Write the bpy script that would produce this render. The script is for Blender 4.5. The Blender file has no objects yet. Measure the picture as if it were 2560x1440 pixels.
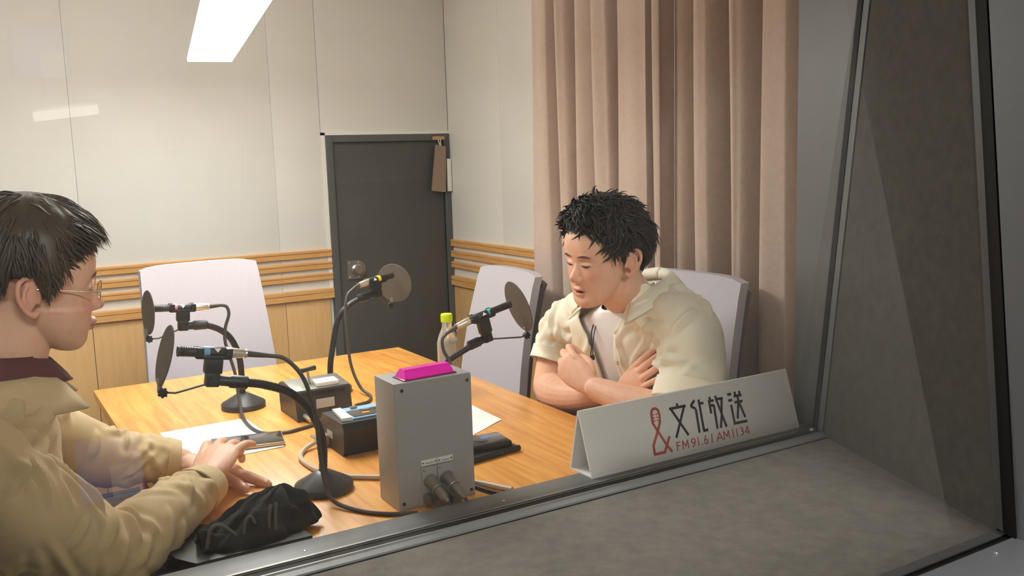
import bpy, bmesh, math, random
import numpy as np
from mathutils import Matrix, Vector
random.seed(7)
SC = bpy.context.scene
COL = SC.collection
# ------------------------------------------------------------------ camera
cam_d = bpy.data.cameras.new('camera'); cam = bpy.data.objects.new('camera', cam_d); COL.objects.link(cam)
cam_d.sensor_width = 36.0; cam_d.lens = 2300.0 / 2560.0 * 36.0; cam_d.clip_start = 0.02; cam_d.clip_end = 50
_R = ((0.85666651, -0.09857433, 0.50636507), (-0.51495762, -0.10503263, 0.8507566), (-0.0306779, -0.98957125, -0.14073954))
cam.matrix_world = Matrix(((_R[0][0], -_R[0][1], -_R[0][2], 0.0), (_R[1][0], -_R[1][1], -_R[1][2], 0.0), (_R[2][0], -_R[2][1], -_R[2][2], 1.34), (0, 0, 0, 1)))
SC.camera = cam
# ------------------------------------------------------------------ world, exposure
W = bpy.data.worlds.new('world'); SC.world = W; W.use_nodes = True
W.node_tree.nodes['Background'].inputs[0].default_value = (0.95, 0.97, 1.0, 1)
W.node_tree.nodes['Background'].inputs[1].default_value = 0.02
vs = SC.view_settings; vs.view_transform = 'Standard'; vs.look = 'None'; vs.gamma = 1.0; vs.use_curve_mapping = False
vs.exposure = 0.0
LAMP = 38.0          # emission of the pendant's diffuser
CPANEL = 80.0         # emission of the added control room fill lights
PANEL = 15.0          # emission of the added studio fill lights

# ------------------------------------------------------------------ materials
def lin(c): return tuple((v / 12.92 if v <= 0.04045 else ((v + 0.055) / 1.055) ** 2.4) for v in (x / 255.0 for x in c))
def mat(name, rgb, rough=0.5, metal=0.0, spec=0.5, noise=None, var=0.0, bump=0.0, bscale=60.0, stretch=(1, 1, 1), sheen=0.0, emit=0.0, coat=0.0, trans=0.0, sss=0.0):
    m = bpy.data.materials.new(name); m.use_nodes = True; nt = m.node_tree; N = nt.nodes; L = nt.links
    b = N['Principled BSDF']; c = lin(rgb) + (1,)
    b.inputs['Base Color'].default_value = c; b.inputs['Roughness'].default_value = rough; b.inputs['Metallic'].default_value = metal
    b.inputs['Specular IOR Level'].default_value = spec
    if sheen: b.inputs['Sheen Weight'].default_value = sheen
    if coat: b.inputs['Coat Weight'].default_value = coat; b.inputs['Coat Roughness'].default_value = 0.12
    if trans: b.inputs['Transmission Weight'].default_value = trans
    if sss:
        b.inputs['Subsurface Weight'].default_value = sss; b.inputs['Subsurface Radius'].default_value = (0.012, 0.004, 0.002); b.inputs['Subsurface Scale'].default_value = 0.5
    if emit: b.inputs['Emission Color'].default_value = c; b.inputs['Emission Strength'].default_value = emit
    tc = N.new('ShaderNodeTexCoord'); mp = N.new('ShaderNodeMapping'); mp.inputs['Scale'].default_value = stretch
    L.new(tc.outputs['Object'], mp.inputs['Vector'])
    if var:
        n = N.new('ShaderNodeTexNoise'); n.inputs['Scale'].default_value = noise or 8.0; n.inputs['Detail'].default_value = 4
        L.new(mp.outputs['Vector'], n.inputs['Vector'])
        r = N.new('ShaderNodeValToRGB'); r.color_ramp.elements[0].position = 0.3; r.color_ramp.elements[1].position = 0.7
        r.color_ramp.elements[0].color = tuple(v * (1 - var) for v in c[:3]) + (1,); r.color_ramp.elements[1].color = tuple(min(1, v * (1 + var)) for v in c[:3]) + (1,)
        L.new(n.outputs['Fac'], r.inputs['Fac']); L.new(r.outputs['Color'], b.inputs['Base Color'])
    if bump:
        n2 = N.new('ShaderNodeTexNoise'); n2.inputs['Scale'].default_value = bscale; n2.inputs['Detail'].default_value = 3
        L.new(mp.outputs['Vector'], n2.inputs['Vector'])
        bp = N.new('ShaderNodeBump'); bp.inputs['Strength'].default_value = bump; bp.inputs['Distance'].default_value = 0.002
        L.new(n2.outputs['Fac'], bp.inputs['Height']); L.new(bp.outputs['Normal'], b.inputs['Normal'])
    return m
def wood(name, c1, c2, rough, stretch, scale=6.0, coat=0.0):
    m = bpy.data.materials.new(name); m.use_nodes = True; nt = m.node_tree; N = nt.nodes; L = nt.links; b = N['Principled BSDF']
    tc = N.new('ShaderNodeTexCoord'); mp = N.new('ShaderNodeMapping'); mp.inputs['Scale'].default_value = stretch
    L.new(tc.outputs['Object'], mp.inputs['Vector'])
    n = N.new('ShaderNodeTexNoise'); n.inputs['Scale'].default_value = scale; n.inputs['Detail'].default_value = 6; n.inputs['Distortion'].default_value = 0.8
    L.new(mp.outputs['Vector'], n.inputs['Vector'])
    r = N.new('ShaderNodeValToRGB'); r.color_ramp.elements[0].position = 0.32; r.color_ramp.elements[1].position = 0.68
    r.color_ramp.elements[0].color = lin(c1) + (1,); r.color_ramp.elements[1].color = lin(c2) + (1,)
    L.new(n.outputs['Fac'], r.inputs['Fac']); L.new(r.outputs['Color'], b.inputs['Base Color'])
    b.inputs['Roughness'].default_value = rough
    if coat: b.inputs['Coat Weight'].default_value = coat; b.inputs['Coat Roughness'].default_value = 0.2
    return m
def glass_mat(name, tint, k=1.0):
    m = bpy.data.materials.new(name); m.use_nodes = True; nt = m.node_tree; N = nt.nodes; L = nt.links
    N.remove(N['Principled BSDF']); o = N['Material Output']
    t = N.new('ShaderNodeBsdfTransparent'); t.inputs['Color'].default_value = tint + (1,)
    g = N.new('ShaderNodeBsdfGlossy'); g.inputs['Roughness'].default_value = 0.0
    f = N.new('ShaderNodeFresnel'); f.inputs['IOR'].default_value = 1.5
    mx = N.new('ShaderNodeMixShader'); L.new(f.outputs['Fac'], mx.inputs['Fac']); L.new(t.outputs[0], mx.inputs[1]); L.new(g.outputs[0], mx.inputs[2])
    L.new(mx.outputs[0], o.inputs['Surface'])
    return m
def emit_mat(name, rgb, s):
    m = bpy.data.materials.new(name); m.use_nodes = True; nt = m.node_tree; N = nt.nodes
    N.remove(N['Principled BSDF']); e = N.new('ShaderNodeEmission'); e.inputs[0].default_value = lin(rgb) + (1,); e.inputs[1].default_value = s
    nt.links.new(e.outputs[0], N['Material Output'].inputs['Surface']); return m
M = dict(
 fabric_wall=mat('wall_fabric', (229, 227, 220), 0.9, var=0.03, noise=3, bump=0.15, bscale=220),
 strip=mat('wall_white_strip', (238, 236, 228), 0.7),
 ceil=mat('ceiling_white', (236, 235, 230), 0.9, bump=0.1, bscale=90),
 carpet=mat('carpet', (112, 106, 98), 0.95, var=0.15, noise=60, bump=0.4, bscale=250),
 railw=wood('rail_wood', (206, 150, 84), (226, 176, 110), 0.5, (1.5, 1.5, 30)),
 panelw=wood('wainscot_wood', (210, 168, 110), (220, 178, 120), 0.5, (9, 9, 0.8)),
 tablew=wood('table_wood', (214, 142, 60), (244, 180, 90), 0.32, (14, 0.9, 14), 4.0, coat=0.15),
 tableedge=wood('table_edge_wood', (190, 116, 48), (214, 142, 70), 0.45, (2, 2, 30)),
 doorm=mat('door_charcoal', (74, 73, 70), 0.55, var=0.1, noise=4, bump=0.1, bscale=40),
 doorf=mat('door_frame_grey', (84, 86, 84), 0.5, var=0.05),
 black=mat('black_plastic', (26, 25, 25), 0.45), blackm=mat('black_rubber', (18, 17, 16), 0.6),
 dkgrey=mat('dark_grey_metal', (58, 57, 56), 0.4, metal=0.0, var=0.05, noise=30),
 frame=mat('window_frame_grey', (106, 108, 108), 0.42, var=0.04, noise=12, bump=0.05, bscale=300),
 frame_shade=mat('outer_frame_shaded_grey', (80, 81, 84), 0.45, var=0.04, noise=12, bump=0.05, bscale=300),  # the frame grey again, darkened to put shade into the outer frame's colour
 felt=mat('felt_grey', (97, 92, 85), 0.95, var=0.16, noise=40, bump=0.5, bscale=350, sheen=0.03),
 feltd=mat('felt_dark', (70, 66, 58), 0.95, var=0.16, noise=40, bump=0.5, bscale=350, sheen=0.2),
 gasket=mat('gasket_black', (9, 8, 8), 0.6, spec=.2), steel=mat('steel', (190, 188, 182), 0.3, metal=0.9), steeld=mat('brushed_steel', (150, 147, 140), 0.4, metal=0.7),
 nickel=mat('nickel', (214, 206, 190), 0.3, metal=0.75), boxg=mat('box_grey_paint', (172, 171, 168), 0.45, var=0.02, noise=20),
 pink=mat('magenta_lens', (232, 20, 170), 0.12, emit=0.35, coat=0.5), pinkd=mat('magenta_rim', (150, 30, 110), 0.3),
 white=mat('white_plastic', (238, 236, 230), 0.35), signw=mat('sign_white_board', (240, 240, 237), 0.4), paper=mat('paper_white', (246, 246, 242), 0.8),
 ink=mat('sign_black_print', (30, 30, 29), 0.5), inkr=mat('sign_red_print', (204, 96, 78), 0.5),
 chairf=mat('chair_mesh_lavender_grey', (186, 181, 188), 0.8, var=0.02, noise=150, bump=0.3, bscale=500), chairb=mat('chair_shell_grey', (92, 88, 86), 0.5),
 curtain=mat('curtain_mocha', (192, 171, 157), 0.9, var=0.04, noise=60, bump=0.25, bscale=400, sheen=0.05),
 cabled=mat('cable_dark', (66, 62, 56), 0.5), cablebg=mat('cable_beige', (206, 186, 160), 0.5), disc=mat('pop_filter_grey', (88, 82, 74), 0.75, var=0.05, noise=300, bump=0.4, bscale=900),
 micb=mat('mic_black', (44, 42, 41), 0.4, var=0.05, noise=50), ringb=mat('ring_blue', (110, 160, 196), 0.4), ringp=mat('ring_pink', (222, 120, 140), 0.4), ringy=mat('ring_yellow', (238, 214, 20), 0.4), ringt=mat('ring_teal', (60, 180, 178), 0.4),
 cap=mat('cap_lime', (206, 224, 20), 0.4), bottle=mat('bottle_pet', (232, 228, 216), 0.12, trans=0.7, spec=0.5), water=mat('bottle_drink', (226, 220, 204), 0.3, trans=0.35),
 blue=mat('panel_light_blue', (150, 190, 226), 0.4), screen=mat('screen_grey', (88, 84, 80), 0.15), orange=mat('key_orange', (232, 160, 60), 0.4), btn=mat('key_grey', (110, 108, 106), 0.5),
 phoneg=mat('phone_glass', (62, 58, 56), 0.12, coat=0.4), phonee=mat('phone_edge', (196, 170, 130), 0.35, metal=0.4), lcd=mat('lcd_blue', (86, 120, 200), 0.3, emit=0.3),
 bagm=mat('bag_black_cloth', (17, 16, 16), 0.85, var=0.2, noise=25, bump=0.5, bscale=160), cord=mat('cord_grey', (92, 88, 82), 0.8, bump=0.6, bscale=500), slate=mat('tray_black', (44, 42, 40), 0.45),
 pouch=mat('pouch_brown', (150, 128, 108), 0.7), pouchw=mat('pouch_wood', (196, 148, 104), 0.6), lampb=mat('lamp_body_white', (230, 230, 226), 0.5),
 croom=mat('control_wall_pale', (172, 171, 168), .8, var=.03, noise=5), cpanele=emit_mat('control_fill_diffuser', (255, 252, 248), CPANEL), screenb=emit_mat('monitor_blue', (70, 110, 220), 2.2), screenw=emit_mat('monitor_pale', (190, 200, 235), 2.6), tube=emit_mat('tube_lamp', (255, 250, 238), 6.0), deskm=mat('desk_dark', (70, 66, 62), .5), glass1=glass_mat('pane_glass', (0.97, 0.98, 0.97)), lampe=emit_mat('lamp_diffuser', (255, 252, 248), LAMP), panele=emit_mat('fill_panel_diffuser', (255, 252, 246), PANEL),
)
# ------------------------------------------------------------------ mesh helpers
def catmull(pts, n=8, closed=False):
    P = [Vector(p) for p in pts]; out = []
    K = len(P)
    for i in range(K if closed else K - 1):
        p0 = P[(i - 1) % K] if closed or i > 0 else P[0] * 2 - P[1]
        p1 = P[i]; p2 = P[(i + 1) % K]
        p3 = P[(i + 2) % K] if closed or i + 2 < K else P[-1] * 2 - P[-2]
        for k in range(n):
            t = k / n; t2 = t * t; t3 = t2 * t
            out.append(0.5 * ((2 * p1) + (p2 - p0) * t + (2 * p0 - 5 * p1 + 4 * p2 - p3) * t2 + (3 * p1 - p0 - 3 * p2 + p3) * t3))
    if not closed: out.append(P[-1].copy())
    return out
class MB:
    def __init__(s): s.v = []; s.f = []; s.sm = []
    def add(s, vs_, fs, smooth=False):
        o = len(s.v); s.v += [tuple(v) for v in vs_]; s.f += [tuple(i + o for i in f) for f in fs]; s.sm += [smooth] * len(fs); return s
    def box(s, x0, x1, y0, y1, z0, z1, bev=0.0, T=None):
        x0, x1 = min(x0, x1), max(x0, x1); y0, y1 = min(y0, y1), max(y0, y1); z0, z1 = min(z0, z1), max(z0, z1)
        bm = bmesh.new(); bmesh.ops.create_cube(bm, size=1.0)
        for v in bm.verts: v.co = ((x0 + x1) / 2 + v.co.x * (x1 - x0), (y0 + y1) / 2 + v.co.y * (y1 - y0), (z0 + z1) / 2 + v.co.z * (z1 - z0))
        if bev: bmesh.ops.bevel(bm, geom=bm.edges[:], offset=bev, segments=2, affect='EDGES', profile=0.6)
        if T is not None: bm.transform(T)
        bm.verts.index_update(); s.add([v.co.copy() for v in bm.verts], [[v.index for v in f.verts] for f in bm.faces], bool(bev)); bm.free(); return s
    def hexa(s, p):   # 8 corners: bottom 0-3 ccw, top 4-7
        return s.add(p, [(3, 2, 1, 0), (4, 5, 6, 7), (0, 1, 5, 4), (1, 2, 6, 5), (2, 3, 7, 6), (3, 0, 4, 7)])
    def prism(s, poly, d, close=True):   # polygon (3d pts) extruded by vector d
        n = len(poly); a = [Vector(p) for p in poly]; b = [p + Vector(d) for p in a]
        fs = [(i, (i + 1) % n, n + (i + 1) % n, n + i) for i in range(n)]
        if close: fs += [tuple(range(n))[::-1], tuple(range(n, 2 * n))]
        return s.add(a + b, fs)
    def tube(s, pts, r, n=10, smooth=True, cap=True, flat=None):
        P = [Vector(p) for p in pts]; K = len(P); R = r if isinstance(r, (list, tuple)) else [r] * K
        t0 = (P[1] - P[0]).normalized(); u = t0.orthogonal().normalized()
        if flat is not None: u = (Vector(flat) - t0 * Vector(flat).dot(t0)).normalized()
        vs_ = []; fs = []; pt = t0
        for i in range(K):
            t = (P[min(i + 1, K - 1)] - P[max(i - 1, 0)])
            t = t.normalized() if t.length > 1e-9 else pt
            q = pt.rotation_difference(t); u = q @ u; u = (u - t * u.dot(t)).normalized(); w = t.cross(u); pt = t
            for k in range(n):
                a = 2 * math.pi * k / n; vs_.append(P[i] + (u * math.cos(a) + w * math.sin(a)) * R[i])
        for i in range(K - 1):
            for k in range(n): fs.append((i * n + k, i * n + (k + 1) % n, (i + 1) * n + (k + 1) % n, (i + 1) * n + k))
        s.add(vs_, fs, smooth)
        if cap:
            s.add(vs_[:n], [tuple(range(n))[::-1]]); s.add(vs_[-n:], [tuple(range(n))])
        return s
    def cyl(s, a, b, r, r2=None, n=20, smooth=True): return s.tube([a, b], [r, r if r2 is None else r2], n, smooth)
    def lathe(s, prof, c=(0, 0, 0), n=32, T=None, smooth=True):   # prof: (r,z)
        vs_ = []; fs = []; K = len(prof)
        for r, z in prof:
            for k in range(n): a = 2 * math.pi * k / n; vs_.append(Vector((c[0] + r * math.cos(a), c[1] + r * math.sin(a), c[2] + z)))
        for i in range(K - 1):
            for k in range(n): fs.append((i * n + k, i * n + (k + 1) % n, (i + 1) * n + (k + 1) % n, (i + 1) * n + k))
        if prof[0][0] > 1e-6: fs.append(tuple(range(n))[::-1])
        if prof[-1][0] > 1e-6: fs.append(tuple((K - 1) * n + k for k in range(n)))
        if T is not None: vs_ = [T @ v for v in vs_]
        return s.add(vs_, fs, smooth)
    def grid(s, V, nu, nv, cu=False, smooth=True):
        fs = []
        for i in range(nu - (0 if cu else 1)):
            for j in range(nv - 1): i2 = (i + 1) % nu; fs.append((i * nv + j, i2 * nv + j, i2 * nv + j + 1, i * nv + j + 1))
        return s.add(V, fs, smooth)
    def mesh(s, name, m):
        me = bpy.data.meshes.new(name); me.from_pydata(s.v, [], s.f); me.update()
        me.polygons.foreach_set('use_smooth', s.sm); me.materials.append(M[m] if isinstance(m, str) else m)
        try: me.set_sharp_from_angle(angle=math.radians(38))
        except Exception: pass
        return me
    def build(s, name, m, parent=None, label=None):
        o = bpy.data.objects.new(name, s.mesh(name, m)); COL.objects.link(o)
        if parent is not None: o.parent = parent; o.matrix_parent_inverse = parent.matrix_basis.inverted()
        if label: o['label'] = label
        return o
def thing(name, loc, label, cat, group=None, rz=0.0):
    o = bpy.data.objects.new(name, None); COL.objects.link(o); o.location = loc; o.rotation_euler = (0, 0, rz); o.empty_display_size = 0.05
    o.matrix_basis = Matrix.Translation(loc) @ Matrix.Rotation(rz, 4, 'Z')
    return tag(o, label, cat, group)
def tag(o, label, cat, group=None):
    o['label'] = label; o['category'] = cat
    if group: o['group'] = group
    return o
def struct(o, label=None, cat=None):
    o['kind'] = 'structure'
    if label: o['label'] = label
    if cat: o['category'] = cat
    return o
def child(mesh_or_o, parent, name, loc):
    o = bpy.data.objects.new(name, mesh_or_o); COL.objects.link(o); o.location = loc; o.parent = parent; o.matrix_parent_inverse = parent.matrix_basis.inverted(); return o
def axis_T(a, b):   # transform taking +Z to the direction a->b, origin at a
    a = Vector(a); b = Vector(b); q = Vector((0, 0, 1)).rotation_difference((b - a).normalized()); return Matrix.Translation(a) @ q.to_matrix().to_4x4()
# ------------------------------------------------------------------ room shell
XL, XR, YB, YW, ZC = -1.25, 2.05, 4.0, 1.43, 2.35
fl = struct(MB().box(XL - .1, XR + .1, -2.6, YB + .1, -.08, 0).build('floor', 'carpet'), 'grey carpet floor of the studio', 'floor')
ce = struct(MB().box(XL - .1, XR + .1, -2.6, YB + .1, ZC, ZC + .08).build('ceiling', 'ceil'), 'white studio ceiling', 'ceiling')
wb = struct(MB().box(XL - .1, 1.431, YB + .016, YB + .1, 0, ZC).box(1.431, XR + .1, YB + .016, YB + .1, 1.46, ZC).build('wall_back', 'strip'), 'pale fabric panelled back wall with wooden rails', 'wall')
wr = struct(MB().box(XR + .016, XR + .1, 1.25, YB + .016, 0, ZC).build('wall_right', 'strip'), 'pale fabric panelled side wall behind the curtain', 'wall')
wl = struct(MB().box(XL - .1, XL - .016, YW, YB + .016, 0, ZC).build('wall_left', 'strip'), 'pale panelled wall behind the man in khaki', 'wall')
RZ = [(.922, .954), (.869, .900), (.818, .846)]
def rail_y(x0, x1, z0, z1, d):      # rail on the back wall, grooved
    zm = (z0 + z1) / 2 + .003
    pr = [(z0, 0), (z0, -d), (zm - .0022, -d), (zm - .0012, -d + .004), (zm + .0012, -d + .004), (zm + .0022, -d), (z1 - .003, -d), (z1, -d + .003), (z1, 0)]
    return MB().prism([(x0, YB + y, z) for z, y in pr], (x1 - x0, 0, 0))
def rail_x(y0, y1, z0, z1, d):
    zm = (z0 + z1) / 2 + .003
    pr = [(z0, 0), (z0, -d), (zm - .0022, -d), (zm - .0012, -d + .004), (zm + .0012, -d + .004), (zm + .0022, -d), (z1 - .003, -d), (z1, -d + .003), (z1, 0)]
    return MB().prism([(XR + x, y0, z) for z, x in pr][::-1], (0, y1 - y0, 0))
seams = [XL, -.39, .405, 1.196, 1.412]
for a, b in zip(seams[:-1], seams[1:]):
    MB().box(a + .0004, b - .0004, YB, YB + .015, .732, ZC, .0012).build('fabric_panel', 'fabric_wall', wb)
MB().box(1.4135, XR, YB, YB + .015, 1.474, ZC, .002).build('fabric_panel', 'fabric_wall', wb)
for a, b in zip([XL, -.39, .412, 1.205], [-.39, .412, 1.205, 1.412]):
    MB().box(a + .001, b - .001, YB - .004, YB + .015, .02, .732, .0015).build('wood_panel', 'panelw', wb)
for z0, z1 in RZ: rail_y(XL, 1.428, z0, z1, .016).build('wood_rail', 'railw', wb)
rail_y(XL, 1.428, .732, .776, .02).build('wood_rail', 'railw', wb)
MB().box(1.412, 1.43, YB - .006, YB + .015, .776, 1.474).box(1.412, XR, YB - .006, YB + .015, 1.462, 1.476).build('corner_bead', 'strip', wb)
ys = [YW, 1.9, 2.7, 3.502, YB - .002]
for a, b in zip(ys[:-1], ys[1:]):
    MB().box(XR, XR + .015, a + .0004, b - .0004, .732, ZC, .0012).build('fabric_panel', 'fabric_wall', wr)
    MB().box(XR - .004, XR + .015, a + .001, b - .001, .02, .732, .0015).build('wood_panel', 'panelw', wr)
for z0, z1 in RZ: rail_x(YW, YB - .001, z0, z1, .016).build('wood_rail', 'railw', wr)
rail_x(YW, YB - .001, .732, .776, .02).build('wood_rail', 'railw', wr)
ys = [YW, 2.2, 3.0, YB]
for a, b in zip(ys[:-1], ys[1:]):
    MB().box(XL - .015, XL, a + .0015, b - .0015, .732, ZC, .002).build('fabric_panel', 'fabric_wall', wl)
    MB().box(XL - .015, XL + .004, a + .001, b - .001, .02, .732, .0015).build('wood_panel', 'panelw', wl)
# door
d1 = struct(MB().box(1.431, 1.463, YB - .012, YB + .08, 0, 1.46, .002).box(2.018, 2.049, YB - .012, YB + .08, 0, 1.46, .002).box(1.463, 2.018, YB - .012, YB + .08, 1.43, 1.46, .002).build('door_1', 'doorf'), 'dark grey soundproof door in the far corner', 'door')
MB().box(1.466, 2.015, YB + .002, YB + .05, .005, 1.427, .002).build('door_leaf', 'doorm', d1)
hp = MB(); pts = []
for k in range(25):
    a = -math.pi / 2 + math.pi * k / 24; pts.append((1.55 + .042 * math.cos(a), YB - .004, .848 + .043 * math.sin(a)))
pts += [(1.503, YB - .004, .891), (1.503, YB - .004, .805)]
hp.prism(pts[::-1], (0, .006, 0)); hpo = hp.build('handle_plate', 'steeld', d1)
MB().lathe([(.026, 0), (.026, .006), (.02, .010), (.02, .022), (.017, .03), (0, .03)], T=axis_T((1.548, YB - .004, .848), (1.548, YB - .1, .848))).build('knob', 'steel', hpo)
for x, z in ((1.512, .882), (1.512, .814), (1.556, .882), (1.556, .814)):
    MB().lathe([(.005, 0), (.004, .002), (0, .003)], T=axis_T((x, YB - .004, z), (x, YB - .1, z)), n=10).build('screw', 'nickel', hpo)
MB().box(2.024, 2.046, YB - .03, YB - .012, 1.187, 1.342, .003).build('hinge', 'white', d1, 'white hinge cover strip')
MB().box(1.463, 1.4665, YB - .001, YB + .004, .005, 1.43).box(1.463, 2.018, YB - .001, YB + .004, 1.4265, 1.43).box(2.0145, 2.018, YB - .001, YB + .004, .005, 1.43).build('door_seal', 'gasket', d1)
# pouch hanging from the door frame
hk = thing('hanging_tag', (1.987, YB - .03, 1.19), 'brown tapered tag hanging from a wooden peg on the door frame', 'tag')
MB().prism([(1.938, YB - .034, 1.193), (2.008, YB - .034, 1.184), (2.018, YB - .034, 1.40), (1.968, YB - .034, 1.41)], (0, .014, 0)).build('tag_body', 'pouch', hk)
MB().box(1.958, 2.016, YB - .032, YB - .012, 1.432, 1.449, .004).build('peg', 'pouchw', hk)
for dx in (-.008, .004): MB().tube([(1.988 + dx, YB - .03, 1.437), (1.990 + dx * .8, YB - .031, 1.42), (1.993 + dx * .3, YB - .03, 1.403)], .0022, 6).build('string', 'white', hk)
# ---------------------------------------------------------------- the double window
XJ, ZS = 1.594, .72       # right jamb, sill height
XW0 = -.75
DX, DY = -.206, -.565     # splay of the right reveal, from the inner to the outer pane
ww = MB().box(XJ + .012, XR + .1, 1.385, 1.432, 0, ZC).box(XL - .1, XW0, 1.385, 1.432, 0, ZC).box(XW0, XJ + .012, 1.385, 1.432, 0, .70).box(XW0, XJ + .012, 1.385, 1.432, 2.0, ZC)
ww = struct(ww.build('wall_window', 'fabric_wall'), 'studio wall below and beside the window', 'wall')
cw = MB().box(1.40, XR + .1, .70, .80, 0, ZC).box(XL - .1, XW0, .70, .80, 0, ZC).box(XW0, 1.40, .70, .80, 0, .70).box(XW0, 1.40, .70, .80, 1.9, ZC)
cw = struct(cw.build('wall_control', 'croom'), 'control room side of the window wall', 'wall')
LEAN = -.137 / .90         # inner pane leans towards the camera with height
w1 = struct(MB().box(XW0, XJ + .001, 1.372, 1.437, .69, ZS, .0015).build('window_1', 'frame'), 'dark grey metal ledge and frame of the inner window', 'window')
MB().hexa([(XJ, 1.374, ZS), (XJ + .012, 1.374, ZS), (XJ + .012, 1.432, ZS), (XJ, 1.432, ZS), (XJ - .05, 1.18, 2.0), (XJ + .012, 1.18, 2.0), (XJ + .012, 1.432, 2.0), (XJ, 1.432, 2.0)]).build('jamb', 'frame', w1)
yb = lambda z: 1.374 + (z - ZS) * LEAN
def splay(y): return XJ + (1.374 - y) / .565 * DX
def lean_bar(off0, off1, out, mname, nm, par, base=yb, lift=0.0):   # vertical strip on the splayed reveal, between two offsets from the pane line
    p = []
    for z in (ZS, 2.0):
        y0, y1 = base(z) + off0, base(z) + off1
        p += [(splay(y0) - out, y0, z), (splay(y0) + .012, y0, z), (splay(y1) + .012, y1, z), (splay(y1) - out, y1, z)]
    q = [p[0], p[3], p[2], p[1], p[4], p[7], p[6], p[5]]
    return MB().hexa([p[3], p[2], p[1], p[0], p[7], p[6], p[5], p[4]]).build(nm, mname, par)
lean_bar(0.001, -.016, .004, 'gasket', 'gasket', w1); lean_bar(-.0175, -.036, .002, 'frame', 'glazing_bead', w1); lean_bar(-.0362, -.0395, -.001, 'gasket', 'gasket', w1)
MB().box(XW0, XJ - .003, 1.366, 1.3715, .70, .7222).build('glazing_bead', 'steeld', w1)
MB().box(XW0, XJ - .004, 1.347, 1.366, .70, .7185).build('gasket', 'gasket', w1)
MB().box(XW0, XJ - .006, 1.344, 1.347, .70, .7192).build('glazing_bead', 'steeld', w1)
MB().box(XW0, XJ - .010, 1.322, 1.344, .70, .7165).build('glazing_bead', 'frame', w1)
MB().box(XW0, XJ - .017, 1.318, 1.322, .70, .713).build('gasket', 'gasket', w1)
for x in (.425, .798, 1.171, .05): MB().lathe([(.0035, 0), (.003, .001), (0, .0018)], (x, 1.394, ZS), n=12).build('screw', 'steel', w1)
MB().box(1.572, 1.578, 1.362, 1.368, .7185, .7225).build('corner_clip', 'white', w1)
gl = MB().add([(XW0, yb(.716) - .008, .716), (XJ - .004, yb(.716) - .008, .716), (XJ - .05, yb(2.0) - .008, 2.0), (XW0, yb(2.0) - .008, 2.0)], [(0, 1, 2, 3)]).build('pane', 'glass1', w1)
# felt lined sill and reveal between the panes
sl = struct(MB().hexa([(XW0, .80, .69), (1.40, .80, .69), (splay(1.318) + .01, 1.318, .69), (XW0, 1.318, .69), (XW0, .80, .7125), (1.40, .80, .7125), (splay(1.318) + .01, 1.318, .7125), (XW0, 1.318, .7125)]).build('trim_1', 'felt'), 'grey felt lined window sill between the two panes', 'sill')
YO = lambda z: .806 + (z - ZS) * (.110 / .85)
p = []
for z in (.7125, 2.0):
    y0, y1 = YO(z) + .02, yb(z) - .0395
    p += [(splay(y0), y0, z), (splay(y0) + .03, y0, z), (splay(y1) + .03, y1, z), (splay(y1), y1, z)]
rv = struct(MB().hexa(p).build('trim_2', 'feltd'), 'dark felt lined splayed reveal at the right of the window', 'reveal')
w2 = struct(MB().box(XW0, 1.40, .715, .79, .69, ZS, .0015).build('window_2', 'frame_shade'), 'grey metal frame of the outer window nearest the camera', 'window')
lean_bar(.0205, .003, .002, 'frame_shade', 'glazing_bead', w2, YO); lean_bar(.003, -.022, .004, 'gasket', 'gasket', w2, YO)
MB().hexa([(1.38, .70, ZS), (1.43, .70, ZS), (1.43, .784, ZS), (1.38, .784, ZS), (1.38, .70, 2.0), (1.47, .70, 2.0), (1.47, .94, 2.0), (1.425, .94, 2.0)]).build('jamb', 'frame_shade', w2)
MB().box(XW0, 1.394, .808, .828, .70, .716).build('glazing_bead', 'frame_shade', w2)
MB().box(XW0, 1.389, .790, .808, .70, .7145).build('gasket', 'gasket', w2)
MB().lathe([(.0035, 0), (.003, .001), (0, .0018)], (1.305, .772, ZS), n=12).build('screw', 'steel', w2)
MB().add([(XW0, YO(.716) - .006, .716), (1.386, YO(.716) - .006, .716), (1.43, YO(2.0) - .006, 2.0), (XW0, YO(2.0) - .006, 2.0)], [(0, 1, 2, 3)]).build('pane', 'glass1', w2)
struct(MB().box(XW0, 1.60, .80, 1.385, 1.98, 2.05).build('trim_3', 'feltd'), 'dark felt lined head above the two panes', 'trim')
# ---------------------------------------------------------------- lamps
lp = thing('pendant_lamp', (.676, 2.68, 1.7), 'long white pendant lamp glowing over the table', 'lamp')
A = Vector((.795, 3.336, 1.7)); Bq = Vector((.557, 2.03, 1.7)); t = (Bq - A).normalized(); s = Vector((-t.y, t.x, 0)) * .073
MB().hexa([A - s, A + s, Bq + s, Bq - s] + [q + Vector((0, 0, .012)) for q in (A - s, A + s, Bq + s, Bq - s)]).build('diffuser', 'lampe', lp)
k = 1.06
MB().hexa([q + Vector((0, 0, .0125)) for q in (A - s, A + s, Bq + s, Bq - s)] + [q + Vector((0, 0, .05)) for q in (A - s * .8, A + s * .8, Bq + s * .8, Bq - s * .8)]).build('housing', 'lampb', lp)
for f in (.2, .8):
    q = A.lerp(Bq, f); MB().cyl((q.x, q.y, 1.75), (q.x, q.y, ZC), .002, n=6).build('suspension_wire', 'steel', lp)
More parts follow.
